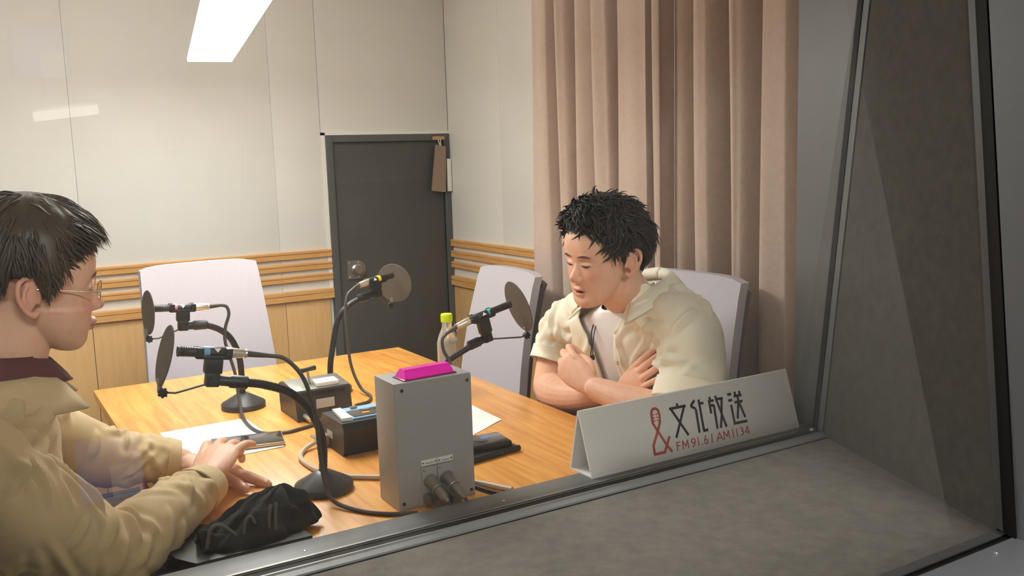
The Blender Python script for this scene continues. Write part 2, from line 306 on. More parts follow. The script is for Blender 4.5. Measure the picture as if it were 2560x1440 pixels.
for x, y in ((-.6, 2.9), (.15, 3.0), (.95, 3.05)):  # unseen fill lights, added to brighten the walls and shape the curtain light
    c = thing('fill_light', (x, y, ZC - .03), 'added flat square fill light above the ' + {(-.6, 2.9): 'far left corner', (.15, 3.0): 'empty chair at the far end', (.95, 3.05): 'far right corner of the table'}[(x, y)], 'light', 'studio fill lights')
    MB().box(x - .2, x + .2, y - .2, y + .2, ZC - .03, ZC, .003).build('casing', 'lampb', c)
    MB().box(x - .18, x + .18, y - .18, y + .18, ZC - .034, ZC - .031).build('diffuser', 'panele', c)
# ---------------------------------------------------------------- curtain
path = [(2.925, 1.86), (2.865, 1.82)]; XC = 1.815; KQ = XC / 1.888
for y0, y1, dp in ((2.862, 2.822, .085), (2.757, 2.708, .11), (2.640, 2.606, .05), (2.520, 2.474, .13), (2.303, 2.262, .14), (2.243, 2.184, .13), (2.140, 2.096, .07), (2.016, 1.957, .14), (1.897, 1.838, .13), (1.73, 1.69, .12), (1.62, 1.58, .10)):
    y0 = (y0 + .004) * KQ; y1 = (y1 - .008) * KQ; dp *= 1.6
    path += [(y0 + .022, XC), (y0, XC + .018), ((y0 + y1) / 2, XC + dp * .62), (y1 + .002, XC + dp), (y1 + .001, XC + dp * .55), (y1 + .004, XC + .022), (y1 - .012, XC - .002)]
path += [(1.47, XC + .01), (1.45, XC + .03)]
cp = catmull([(x, y, 0) for y, x in path], 6)
zz = [.05 + (ZC - .1) * i / 14 for i in range(15)]
V = []
for j, q in enumerate(cp):
    for i, z in enumerate(zz):
        w = .006 * math.sin(q.y * 23 + z * 2.3) + .004 * math.sin(q.y * 61 - z * 1.7)
        V.append((q.x + w, q.y + .008 * math.sin(z * 1.3 + q.y * 9), z))
V2 = [(x + .004, y, z) for x, y, z in V]
cu = MB().grid(V, len(cp), len(zz)).grid(V2, len(cp), len(zz)).build('curtain', 'curtain')
tag(cu, 'mocha brown pleated floor length curtain on the right wall', 'curtain')

# ---------------------------------------------------------------- control room things reflected in the panes, and added fill lights
for nm, bx_, lab in (('wall_control_back', (XL - .1, 2.65, -2.7, -2.6), 'grey back wall of the control room'), ('wall_control_left', (XL - .2, XL - .1, -2.7, .80), 'grey left wall of the control room'), ('wall_control_right', (2.55, 2.65, -2.6, .70), 'grey right wall of the control room')):
    struct(MB().box(*bx_, 0, ZC).build(nm, 'croom'), lab, 'wall')
struct(MB().box(XR + .1, 2.65, -2.6, .80, -.08, 0).build('floor_control', 'carpet'), 'grey carpet at the side of the control room', 'floor'); struct(MB().box(XR + .1, 2.65, -2.6, .80, ZC, ZC + .08).build('ceiling_control', 'ceil'), 'white ceiling at the side of the control room', 'ceiling'); struct(MB().box(XR + .1, 2.55, .70, .80, 0, ZC).build('wall_control_side', 'croom'), 'grey control room wall beyond the window', 'wall')
for x, y, lab in ((.15, -.58, 'left end of the outer window'), (1.15, -.58, 'right end of the outer window')):  # unseen fill lights, added to light the sill, sign and box front
    c = thing('fill_light', (x, y, ZC - .03), 'added flat wide control room fill light before the ' + lab, 'light', 'control room fill lights')
    MB().box(x - .37, x + .37, y - .17, y + .17, ZC - .03, ZC, .003).build('casing', 'lampb', c); MB().box(x - .35, x + .35, y - .15, y + .15, ZC - .034, ZC - .031).build('diffuser', 'cpanele', c)
tl_ = thing('tube_light', (.35, -1.6, 2.2), 'short ceiling tube light of the control room mirrored in the glass', 'light')
MB().tube([(.25, -1.66, 2.2), (.44, -1.58, 2.2)], .016, 12).build('tube', 'tube', tl_)
MB().box(-.14, .14, -.03, .03, 0, .03, .004, T=Matrix.Translation((.35, -1.605, 2.218)) @ Matrix.Rotation(math.atan2(.08, .19), 4, 'Z')).build('fitting', 'lampb', tl_)
for x, y in ((.29, -1.645), (.41, -1.595)): MB().cyl((x, y, 2.24), (x, y, ZC), .004, n=8).build('rod', 'steel', tl_)
dk = thing('control_desk', (.35, -1.3, 0), 'dark desk in the control room behind the viewer', 'desk')
MB().box(-.5, 1.1, -1.75, -1.05, .70, .73, .003).build('desk_top', 'deskm', dk)
for x in (-.46, 1.0):
    for y in (-1.7, -1.15): MB().box(x, x + .05, y, y + .05, 0, .699).build('leg', 'deskm', dk)
mo_ = thing('monitor', (.30, -1.25, .73), 'small monitor in the control room whose blue screen is mirrored in the glass', 'monitor')
MB().box(.205, .40, -1.235, -1.21, .905, 1.105, .004).build('bezel', 'black', mo_)
MB().box(.215, .39, -1.2098, -1.2085, .915, 1.095).build('screen', 'screenb', mo_)
MB().box(.300, .385, -1.2083, -1.2075, .92, 1.01).build('screen_window', 'screenw', mo_)
MB().box(.29, .315, -1.245, -1.225, .745, .92).build('neck', 'black', mo_); MB().box(.23, .375, -1.29, -1.17, .73, .745, .003).build('foot', 'black', mo_)
# ------------------------------------------------------------------ table
TX0, TX1, TY0, TY1, TZ = .285, 1.26, 1.452, 2.90, .70
tb = thing('table', (.77, 2.18, 0), 'orange wooden studio table carrying the microphones', 'table')
MB().box(TX0, TX1, TY0, TY1, TZ - .028, TZ, .003).build('table_top', 'tablew', tb)
MB().box(TX0 + .05, TX1 - .05, TY0 + .05, TY1 - .05, TZ - .09, TZ - .029, .003).build('apron', 'tableedge', tb)
for x in (TX0 + .09, TX1 - .15):
    for y in (TY0 + .09, TY1 - .15): MB().box(x, x + .06, y, y + .06, 0, TZ - .091, .004).build('leg', 'tableedge', tb)
# ------------------------------------------------------------------ chairs (front faces local -y)
def chair_parts():
    P = []
    def slab(y_off, th, wt, wb_, z0, z1, nm, mt, bow=.02):
        V = []; nu, nv = 13, 13
        for side in (0, 1):
            for i in range(nu):
                u = -1 + 2 * i / (nu - 1)
                for j in range(nv):
                    v = j / (nv - 1); w = wb_ + (wt - wb_) * v; z = z0 + (z1 - z0) * v - (.012 * abs(u) ** 6 if v > .95 else 0)
                    y = y_off + .10 * v + .015 * math.sin(v * math.pi) * -1 - bow * (u * u) + (th if side else 0)
                    V.append((u * w / 2, y, z))
        m_ = MB(); n = nu * nv; fs = []
        for i in range(nu - 1):
            for j in range(nv - 1):
                a = i * nv + j; fs.append((a, a + nv, a + nv + 1, a + 1)); fs.append((n + a, n + a + 1, n + a + nv + 1, n + a + nv))
        for i in range(nu - 1):
            for j in (0, nv - 1):
                a = i * nv + j; q = (a, n + a, n + a + nv, a + nv); fs.append(q if j == 0 else q[::-1])
        for j in range(nv - 1):
            for i in (0, nu - 1):
                a = i * nv + j; q = (a, a + 1, n + a + 1, n + a); fs.append(q if i == 0 else q[::-1])
        m_.add(V, fs, True); P.append((nm, m_.mesh(nm, mt)))
    slab(.20, .03, .40, .46, .46, 1.01, 'backrest', 'chairf')
    slab(.232, .022, .38, .43, .50, .98, 'back_shell', 'chairb')
    P.append(('seat', MB().box(-.24, .24, -.25, .22, .40, .47, .02).mesh('seat', 'chairf')))
    P.append(('column', MB().cyl((0, 0, .10), (0, 0, .40), .025).mesh('column', 'steeld')))
    b = MB().lathe([(.04, .06), (.045, .10), (.03, .13), (0, .13)], n=16)
    P.append(('base_hub', b.mesh('base_hub', 'black')))
    for k in range(5):
        a = 2 * math.pi * k / 5 + .3; c, s_ = math.cos(a), math.sin(a)
        P.append(('base_arm', MB().tube([(.03 * c, .03 * s_, .10), (.28 * c, .28 * s_, .075)], [.018, .012], 8).mesh('base_arm', 'black')))
        P.append(('caster', MB().cyl((.28 * c - .01 * s_, .28 * s_ + .01 * c, .028), (.28 * c + .01 * s_, .28 * s_ - .01 * c, .028), .028, n=14).mesh('caster', 'black')))
    for sx in (-1, 1):
        P.append(('armrest', MB().box(sx * .27 - .03, sx * .27 + .03, -.10, .12, .59, .615, .008).tube([(sx * .22, .02, .41), (sx * .275, .02, .45), (sx * .275, 0, .595)], .014, 8).mesh('armrest', 'black')))
    return P
CH = chair_parts()
def chair(x, y, rz, label, sc=(1, 1, 1)):
    t = thing('office_chair', (x, y, 0), label, 'chair', 'grey meeting chairs around the table', rz); t.scale = sc
    for n, me in CH:
        o = bpy.data.objects.new(n, me); COL.objects.link(o); o.parent = t
    return t
chair(.72, 3.02, math.radians(4), 'empty light grey high backed chair at the far end of the table')
chair(1.36, 2.80, math.radians(-92), 'empty light grey chair between the water bottle and the curtain', (1, 1, .94))
chair(1.42, 1.90, math.radians(-86), 'light grey chair the man in the cream shirt sits on')
chair(-.12, 1.735, math.radians(90), 'light grey chair the man in the khaki jacket sits on', (.85, .85, 1))
# ------------------------------------------------------------------ microphones
def mic_stand(label, base, neck, mic, conn, strain, ring, ring_at, clip, disc, arm, dn, r_neck=.0085):
    bx, by = base
    t = thing('microphone_stand', (bx, by, TZ), label, 'microphone', 'gooseneck table microphones')
    MB().lathe([(.0575, 0), (.0575, .013), (.056, .015), (.02, .036), (.013, .04), (0, .04)], (bx, by, TZ), 40).build('base', 'dkgrey', t)
    pts = catmull([(bx, by, TZ + .035)] + neck, 14)
    g = MB(); L_ = len(pts); R = []
    for i in range(L_): R.append(r_neck * (1.0 if i % 2 else .93))
    nk = g.tube(pts, R, 12).build('gooseneck', 'black', t)
    e = pts[-1]; d = (pts[-1] - pts[-3]).normalized()
    MB().tube([e - d * .045, e - d * .042, e - d * .012, e - d * .008, e + d * .012], [r_neck, .0125, .0125, .010, .010], 14).build('neck_collar', 'black', t)
    # swivel and clip
    a, b = Vector(clip[0]), Vector(clip[1])
    ax = (Vector(mic[1]) - Vector(mic[0])).normalized(); up = (b - a); up = (up - ax * up.dot(ax)).normalized(); sd = ax.cross(up)
    fr = Matrix((ax, sd, up)).transposed().to_4x4()
    sw = MB().box(-.012, .012, -.011, .011, -.012, .014, .003, T=Matrix.Translation(a) @ fr).build('swivel', 'black', t)
    MB().tube([a - sd * .016, a + sd * .016], .009, 14).build('swivel_knob', 'black', sw)
    k = (b - a).length
    cl = MB().box(-.016, .016, -.011, .011, .012, k - .010, .004, T=Matrix.Translation(a) @ fr)
    cl.box(-.034, .030, -.013, .013, k - .012, k - .004, .003, T=Matrix.Translation(a) @ fr)
    for sx in (-.028, .024):
        for sy in (-1, 1): cl.box(sx - .006, sx + .006, sy * .0125 - .0025, sy * .0125 + .0025, k - .008, k + .009, .001, T=Matrix.Translation(a) @ fr)
    cl.build('mic_clip', 'black', t)
    # microphone
    p0, p1 = Vector(mic[0]), Vector(mic[1]); Ln = (p1 - p0).length; T = axis_T(p0, p1)
    mo = MB().lathe([(0, .0005), (.0085, .0005), (.0098, 0), (.0098, .003), (.0092, .0045), (.0092, Ln * .42), (.0105, Ln * .45), (.0105, Ln - .002), (.0095, Ln), (0, Ln)], T=T, n=24).build('microphone', 'micb', t)
    for k in range(6):
        z = .006 + k * .004
        MB().lathe([(.0094, 0), (.0097, .0007), (.0094, .0014)], (0, 0, z), T=T, n=20).build('grille_rib', 'blackm', mo)
    z = Ln * ring_at
    MB().lathe([(.0104, 0), (.0109, .0005), (.0109, .0105), (.0104, .011)], (0, 0, z), T=T, n=24).build('colour_ring', ring, mo)
    zc = z + .024; q = p0 + ax * zc
    tow = Vector((0, 0, 1.34)) - q + Vector((0, 0, .6)); tow = (tow - ax * tow.dot(ax)).normalized(); sd2 = ax.cross(tow)
    MB().prism([q + tow * .0104 - ax * .006 - sd2 * .004, q + tow * .0104 + ax * .006 - sd2 * .004, q + tow * .0104 + sd2 * .004], tow * .0006).build('logo_mark', 'white', mo)
    c0, c1 = Vector(conn[0]), Vector(conn[1]); Lc = (c1 - c0).length
    MB().lathe([(.0098, -.001), (.0102, .002), (.0098, Lc * .35), (.0085, Lc * .8), (.0078, Lc - .004), (.0085, Lc - .003), (.0085, Lc), (.006, Lc)], T=axis_T(c0, c1), n=20).build('connector', 'nickel', mo)
    s1 = Vector(strain)
    MB().tube([c1, c1.lerp(s1, .5), s1], [.0062, .0055, .0042], 12).build('strain_relief', 'cabled', mo)
    # pop filter
    dc = Vector(disc[0]); rr = disc[1]; n_ = Vector(dn).normalized()
    pf = MB().lathe([(rr, -.0012), (rr + .001, 0), (rr, .0012), (rr * .5, .0022), (0, .0025)], T=axis_T(dc, dc + n_), n=48)
    pf.lathe([(rr, -.0012), (rr * .5, -.002), (0, -.0022)][::-1], T=axis_T(dc, dc + n_), n=48)
    pf = pf.build('pop_filter', 'disc', t)
    am = [Vector(p_) for p_ in arm]
    ud = (dc - am[0]).normalized()
    MB().tube([dc - ud * (rr - .012), am[0] + ud * .012, am[0]], [.008, .005, .003], 8).build('filter_bracket', 'steeld', pf)
    kn = am[0] + (am[1] - am[0]).normalized() * .006
    kb = MB().cyl(kn + Vector((0, -.008, 0)), kn + Vector((0, .006, 0)), .0075, n=14)
    for q in range(7):
        a_ = 2 * math.pi * q / 7; kb.cyl(kn + Vector((.0075 * math.cos(a_), -.008, .0075 * math.sin(a_))), kn + Vector((.0075 * math.cos(a_), -.001, .0075 * math.sin(a_))), .0022, n=6)
    kb.build('filter_knob', 'black', pf)
    MB().tube(am, .0021, 8).build('filter_arm', 'cabled', t)
    return t
mic_stand('microphone with a blue ring on a gooseneck stand in front of the man in khaki', (.565, 1.70), [(.567, 1.70, .80), (.55, 1.70, .857), (.513, 1.70, .903), (.461, 1.70, .929), (.416, 1.70, .941), (.388, 1.70, .948)],
  ((.310, 1.70, 1.014), (.395, 1.70, 1.000)), ((.395, 1.70, 1.000), (.432, 1.70, .993)), (.470, 1.70, .984), 'ringb', .52, ((.366, 1.70, .953), (.370, 1.70, 1.004)), ((.288, 1.70, 1.010), .054), [(.272, 1.695, .946), (.30, 1.695, .940), (.366, 1.70, .948)], (1, 0, -.30))
mic_stand('microphone with a pink ring on a gooseneck stand at the far left of the table', (.60, 2.43), [(.599, 2.43, .829), (.582, 2.43, .885), (.554, 2.43, .916), (.514, 2.43, .934), (.478, 2.43, .936)],
  ((.388, 2.43, .991), (.492, 2.43, .983)), ((.492, 2.43, .983), (.530, 2.43, .981)), (.562, 2.43, .981), 'ringp', .50, ((.462, 2.43, .938), (.456, 2.43, .986)), ((.381, 2.43, .982), .055), [(.371, 2.425, .916), (.40, 2.425, .914), (.458, 2.43, .932)], (1, .1, -.06))
mic_stand('microphone with a yellow ring on a gooseneck stand in front of the dark door', (.849, 2.44), [(.850, 2.44, .77), (.859, 2.445, .812), (.884, 2.45, .901), (.916, 2.45, .937), (.960, 2.45, .956), (.990, 2.45, .962)],
  ((1.064, 2.47, 1.010), (.978, 2.44, 1.001)), ((.978, 2.44, 1.001), (.944, 2.43, .995)), (.927, 2.425, .990), 'ringy', .55, ((1.004, 2.45, .966), (1.004, 2.45, 1.004)), ((1.083, 2.50, .982), .057), [(1.066, 2.49, .917), (1.05, 2.48, .925), (1.008, 2.452, .962)], (1, .75, .12))
mic_stand('microphone with a teal ring pointing at the man in the cream shirt', (.985, 2.10), [(.975, 2.09, .765), (.985, 2.07, .806), (1.013, 2.05, .829), (1.054, 2.05, .847), (1.107, 2.05, .869), (1.128, 2.05, .875)],
  ((1.213, 2.05, .959), (1.089, 2.05, .929)), ((1.089, 2.05, .929), (1.051, 2.05, .917)), (1.022, 2.05, .904), 'ringt', .48, ((1.140, 2.05, .880), (1.136, 2.05, .940)), ((1.238, 2.05, .950), .070), [(1.262, 2.045, .872), (1.24, 2.045, .868), (1.146, 2.05, .874)], (1, -.1, .30))
# ------------------------------------------------------------------ cables (each a thing)
def cable(pts, r, m_, label): return tag(MB().tube(catmull(pts, 10), r, 8).build('cable', m_), label, 'cable', 'cables on the table')
cable([(.468, 1.70, .985), (.505, 1.70, .972), (.535, 1.69, .93), (.548, 1.675, .86), (.547, 1.66, .80), (.545, 1.635, .74), (.548, 1.60, .712), (.575, 1.545, .7045), (.61, 1.50, .7045), (.66, 1.468, .7045)], .0042, 'cabled', 'dark cable hanging from the blue ringed microphone down to the window ledge')
cable([(.561, 2.43, .981), (.575, 2.43, .975), (.578, 2.425, .955), (.565, 2.42, .92), (.562, 2.415, .88), (.578, 2.405, .80), (.575, 2.37, .735), (.565, 2.30, .708), (.560, 2.20, .7045), (.575, 2.14, .7045), (.62, 2.118, .7045), (.655, 2.125, .7045), (.70, 2.14, .7045)], .0042, 'cabled', 'dark cable hanging from the pink ringed microphone over the sheet of paper')
cable([(.929, 2.425, .991), (.905, 2.42, .972), (.893, 2.41, .93), (.890, 2.40, .86), (.893, 2.39, .78), (.905, 2.36, .722), (.915, 2.315, .7045), (.888, 2.262, .7045), (.846, 2.245, .7045), (.833, 2.21, .7045), (.80, 2.16, .7045)], .0042, 'cabled', 'dark cable hanging from the yellow ringed microphone behind the switch box')
cable([(1.024, 2.05, .905), (1.010, 2.048, .890), (1.010, 2.042, .862), (1.022, 2.03, .826), (1.01, 2.00, .76), (.98, 1.95, .712), (.95, 1.88, .7045), (.90, 1.80, .7045)], .0042, 'cabled', 'dark cable hanging from the teal ringed microphone behind the grey box')
cable([(.705, 1.975, .716), (.675, 1.972, .716), (.640, 1.972, .712), (.604, 1.948, .706), (.582, 1.89, .706), (.588, 1.80, .706), (.622, 1.735, .706), (.68, 1.685, .706), (.76, 1.63, .706), (.82, 1.55, .706), (.86, 1.468, .706)], .0055, 'cablebg', 'thick beige cable curling across the table beside the black console')
cable([(.80, 1.605, .7045), (.808, 1.55, .7045), (.818, 1.50, .7045), (.83, 1.466, .7045)], .0045, 'blackm', 'black cable running from behind the grey box to the ledge')
# ------------------------------------------------------------------ cue light box
bx = thing('cue_light_box', (.718, 1.545, TZ), 'grey metal box with a glowing magenta light on top', 'box')
X0, X1, Y0, Y1, Z1 = .639, .797, 1.50, 1.592, .941
MB().box(X0, X1, Y0 + .0015, Y1, TZ, Z1, .002).build('body', 'boxg', bx)
MB().box(X0 + .001, X1 - .001, Y0, Y0 + .0014, TZ + .004, Z1 - .004).build('front_plate', 'boxg', bx)
cp_ = Vector((.7165, 1.533, Z1)); 
MB().box(-.056, .056, -.0225, .0225, 0, .0025, .001, T=Matrix.Translation(cp_) @ Matrix.Rotation(.06, 4, 'Z')).build('light_rim', 'pinkd', bx)
T_ = Matrix.Translation(cp_) @ Matrix.Rotation(.06, 4, 'Z')
sec = [(-.019, .0026), (.019, .0026), (.0165, .010), (.009, .0185), (-.009, .0185), (-.0165, .010)]
vv = [T_ @ Vector((-.052, y, z)) for y, z in sec] + [T_ @ Vector((-.047, y * .93, z)) for y, z in sec] + [T_ @ Vector((.047, y * .93, z)) for y, z in sec] + [T_ @ Vector((.052, y, z)) for y, z in sec]
lb = MB(); n = 6; vv = [T_ @ Vector(((-.052 if i < n else .052) * (1 - max(0, sec[i % n][1] - .0026) * 5.5), sec[i % n][0], sec[i % n][1])) for i in range(2 * n)]
lb.add(vv, [(i, (i + 1) % n, n + (i + 1) % n, n + i)[::-1] for i in range(n)] + [tuple(range(n)), tuple(range(n, 2 * n))[::-1]]); lb.build('light_lens', 'pink', bx)
for x, z in ((.654, .927), (.788, .927), (.648, .714), (.789, .712)): MB().lathe([(.0035, 0), (.003, .0012), (0, .002)], T=axis_T((x, Y0, z), (x, Y0 - 1, z)), n=12).build('screw', 'dkgrey', bx)
def sock(xc, lab):
    pl = MB().box(xc - .016, xc + .016, Y0 - .0015, Y0 - .0001, .716, .776, .001).build('socket_plate', 'boxg', bx)
    MB().box(xc - .016, xc + .016, Y0 - .0022, Y0 - .0002, .779, .790, .0005).build('label_strip', 'white', pl)
    for dx in (-.013, .013): MB().lathe([(.0017, 0), (.0012, .001), (0, .0012)], T=axis_T((xc + dx, Y0 - .0022, .7845), (xc + dx, -1, .7845)), n=8).build('screw', 'dkgrey', pl)
    MB().box(xc - .008, xc + .009, Y0 - .0026, Y0 - .0022, .7828, .7838).build('label_print', 'btn', pl)
    for dx, z in ((-.011, .770), (.011, .724)): MB().lathe([(.0026, 0), (.002, .0015), (0, .002)], T=axis_T((xc + dx, Y0 - .0015, z), (xc + dx, -1, z)), n=10).build('screw', 'steel', pl)
    a = Vector((xc, Y0 - .0015, .750)); d = Vector((.18, -.62, -.55)).normalized()
    cn = MB().lathe([(.0135, 0), (.0135, .004), (.011, .006), (.0105, .026), (.0115, .027), (.0115, .030), (.009, .031), (.0085, .050), (.0055, .056), (.0035, .066), (0, .066)], T=axis_T(a, a + Vector((.10, -.80, -.35))), n=20).build('plug', 'steeld', pl)
    MB().lathe([(.0113, 0), (.0119, .001), (.0113, .002)], (0, 0, .028), T=axis_T(a, a + Vector((.10, -.80, -.35))), n=20).build('plug_ring', 'nickel', cn)
    e = a + Vector((.10, -.80, -.35)).normalized() * .064
    MB().tube([e, e + Vector((.006, -.012, -.012)), e + Vector((.010, -.018, -.034))], .0032, 8).build('plug_lead', 'cabled', cn)
    MB().box(xc - .014, xc - .002, Y0 - .018, Y0 - .0002, .708, .726, .001).box(xc + .001, xc + .02, Y0 - .026, Y0 - .0002, .703, .718, .001).build('lever', 'steeld', pl)
sock(.701, 'l'); sock(.7345, 'r')
# ------------------------------------------------------------------ switch box with T handle
s1 = thing('switch_box', (.745, 2.27, TZ), 'dark grey switch box with a black T handle and a white key on top', 'switch box')
MB().prism([(.672, 2.194, .70), (.672, 2.335, .70), (.668, 2.330, .775), (.668, 2.305, .785), (.668, 2.196, .775)], (.146, 0, 0)).build('body', 'dkgrey', s1)
Tt = Matrix.Translation((.742, 2.196, .775)) @ Matrix.Rotation(math.atan2(.010, .109), 4, 'X')
MB().box(-.071, .073, .004, .104, 0, .003, .001, T=Tt).build('top_plate', 'steeld', s1)
MB().box(-.012, .048, .012, .05, .0031, .014, .003, T=Tt).build('key', 'white', s1)
th = MB().cyl((.727, 2.25, .783), (.722, 2.252, .815), .0035, n=10).build('handle_stem', 'steel', s1)
MB().tube([(.698, 2.247, .815), (.700, 2.248, .8165), (.722, 2.252, .818), (.745, 2.256, .8195), (.747, 2.256, .8195)], [.004, .0065, .0055, .0065, .004], 12).build('handle_grip', 'black', s1)
MB().box(.722, .770, 2.1925, 2.194, .728, .752, .0005).build('label_plate', 'boxg', s1)
for k in range(14): MB().box(.690 + k * .008, .694 + k * .008, 2.1938, 2.1945, .762, .772).build('vent_slot', 'black', s1)
for x in (.690, .702): MB().cyl((x, 2.193, .715), (x + .006, 2.165, .709), .006, n=12).build('plug', 'nickel', s1)
# ------------------------------------------------------------------ black console
s2 = thing('console', (.77, 1.94, TZ), 'black sloped console with a pale blue button panel', 'console')
prof = [(1.862, .712), (1.872, .70), (2.02, .70), (2.012, .745), (1.995, .772), (1.866, .775), (1.858, .765)]
bd = MB().prism([(.672, y, z) for y, z in prof][::-1], (.25, 0, 0)).build('body', 'black', s2)
bv = MB().prism([(.672, 1.862, .712), (.672, 1.858, .765), (.672, 1.866, .775), (.672, 1.995, .772), (.672, 2.012, .745), (.672, 2.02, .70), (.672, 1.872, .70)], (-.0035, 0, 0)).build('side_cheek', 'black', s2)
MB().hexa([(.690, 1.885, .7752), (.920, 1.885, .7752), (.920, 1.985, .773), (.690, 1.985, .773), (.690, 1.885, .778), (.920, 1.885, .778), (.920, 1.985, .776), (.690, 1.985, .776)]).build('panel', 'blue', s2)
MB().hexa([(.676, 1.885, .7754), (.700, 1.878, .7754), (.712, 1.985, .7735), (.690, 1.985, .7735), (.676, 1.885, .782), (.698, 1.880, .783), (.710, 1.985, .779), (.690, 1.985, .779)]).build('panel_end', 'white', s2)
MB().box(.708, .920, 1.892, 1.945, .7775, .7795, .0004).build('display', 'screen', s2)
for x, y, mm in ((.735, 1.968, 'btn'), (.752, 1.932, 'btn'), (.742, 1.908, 'orange'), (.79, 1.93, 'btn'), (.83, 1.93, 'btn')): MB().box(x - .008, x + .008, y - .005, y + .005, .7785, .7815, .0006).build('button', mm, s2)
MB().box(.6680, .6689, 1.93, 1.965, .725, .742).build('label_plate', 'boxg', s2)
jk = MB().box(.652, .6684, 1.955, 1.995, .704, .73, .002).build('cable_plug', 'nickel', s2)
for y in (1.962, 1.975, 1.988): MB().cyl((.6525, y, .722), (.636, y, .724), .0028, n=8).build('plug_pin', 'nickel', jk)
# ------------------------------------------------------------------ papers, phone, wallet, bottle
def sheet(pts, label):
    V = [Vector((x, y, TZ + .0006)) for x, y in pts]; g = []
    for i in range(7):
        for j in range(7):
            u, v = i / 6, j / 6; q = V[0].lerp(V[1], u).lerp(V[3].lerp(V[2], u), v); q.z += .0012 * (u * v) ** 2 + .001 * ((1 - u) * v) ** 3; g.append(q)
    m_ = MB().grid(g, 7, 7); m_.grid([q - Vector((0, 0, .0004)) for q in g], 7, 7)
    return tag(m_.build('paper_sheet', 'paper'), label, 'paper')
sheet([(.365, 2.315), (.574, 2.318), (.585, 2.021), (.376, 2.018)], 'white sheet of paper lying under the phone near the man in khaki')
sheet([(.905, 2.07), (1.100, 2.068), (1.0935, 1.907), (.91, 1.80)], 'white sheet of paper on the table behind the grey box')
ph = thing('phone', (.515, 2.085, TZ), 'dark smartphone with a tan edge lying on the paper', 'phone')
Tp = Matrix.Translation((.5185, 2.0895, TZ + .0025)) @ Matrix.Rotation(math.radians(-12), 4, 'Z')
MB().box(-.082, .082, -.046, .046, 0, .0085, .004, T=Tp).build('case', 'phonee', ph)
MB().box(-.079, .079, -.043, .043, .0083, .0093, .0004, T=Tp).build('screen', 'phoneg', ph)
wa = thing('wallet_case', (.94, 1.70, TZ), 'black folded case lying on the table right of the grey box', 'case')
Tw = Matrix.Translation((.915, 1.712, TZ)) @ Matrix.Rotation(math.radians(8), 4, 'Z')
MB().box(-.085, .085, -.045, .05, 0, .012, .004, T=Tw).build('cover', 'black', wa)
MB().tube([Tw @ Vector((-.084, -.046, .007)), Tw @ Vector((.084, -.046, .007))], .0065, 10).build('spine', 'black', wa)
ca = thing('handheld_device', (.93, 1.725, TZ + .012), 'black handheld device with a small blue display lying on the black case', 'device')
Tw2 = Matrix.Translation((.918, 1.722, TZ + .0122)) @ Matrix.Rotation(math.radians(-6), 4, 'Z')
MB().box(-.08, .074, -.036, .042, 0, .014, .004, T=Tw2).build('body', 'black', ca)
MB().box(-.076, .070, -.032, .038, .0138, .0148, .0004, T=Tw2).build('screen', 'phoneg', ca)
MB().box(.018, .038, .004, .016, .0149, .0153, T=Tw2).build('display', 'lcd', ca)
bo = thing('water_bottle', (1.108, 2.215, TZ), 'clear plastic drink bottle with a lime green cap', 'bottle')
c = (1.108, 2.215, TZ)
MB().lathe([(0, .004), (.016, .001), (.024, 0), (.0285, .006), (.0288, .05), (.0272, .055), (.0288, .06), (.0272, .075), (.0288, .08), (.0288, .14), (.027, .152), (.022, .168), (.0155, .182), (.0135, .19), (.0135, .205)], c, 36).build('body', 'bottle', bo)
MB().lathe([(0, .004), (.022, .003), (.0265, .008), (.0265, .14), (.024, .15), (0, .15)], c, 32).build('drink', 'water', bo)
cpm = MB().lathe([(.0155, .202), (.0158, .206), (.0155, .222), (.0145, .224), (0, .224)], c, 32).build('cap', 'cap', bo)
for k in range(24):
    a = 2 * math.pi * k / 24; MB().box(-.0006, .0006, -.0005, .0007, .206, .221, T=Matrix.Translation((c[0], c[1], c[2])) @ Matrix.Rotation(a, 4, 'Z') @ Matrix.Translation((0, .0156, 0))).build('cap_rib', 'cap', cpm)
# ------------------------------------------------------------------ station sign
sg = thing('station_sign', (1.28, 1.43, ZS), 'white folded station sign with black and red lettering on the window ledge', 'sign')
SX0, SX1 = .995, 1.567; F0 = Vector((0, 1.393, ZS + .0015)); F1 = Vector((0, 1.435, .8455)); B0 = Vector((0, 1.466, ZS + .0015))
th_ = .003
def outl(y, z): return y, z
outer = [(1.391, ZS + .0005), (1.4325, .8455), (1.4355, .8468), (1.438, .8455), (1.467, ZS + .0005)]
inner = [(1.463, ZS + .0035), (1.4355, .838), (1.3955, ZS + .0035)]
loop = outer + inner
V = [(x, y, z) for x in (SX0, SX1) for y, z in loop]; n = len(loop)
fs = []
for a, b in ((0, 1), (1, 2), (2, 3), (3, 4), (4, 0)): fs.append((a, b, n + b, n + a))
for a, b in ((5, 6), (6, 7), (7, 5)): fs.append((a, b, n + b, n + a))
cap_ = [(0, 1, 6, 7), (1, 2, 6), (2, 3, 6), (3, 4, 5, 6), (4, 0, 7, 5)]
for f in cap_: fs.append(f[::-1]); fs.append(tuple(n + i for i in f))
MB().add(V, fs).build('board', 'signw', sg)
up_ = (Vector((0, 1.4325, .8455)) - Vector((0, 1.391, ZS + .0005))).normalized(); nn = Vector((0, -up_.z, up_.y))
SO = Vector((SX0, 1.391, ZS + .0005))
def sp(u, v, h): return SO + Vector((u, 0, 0)) + up_ * v + nn * h
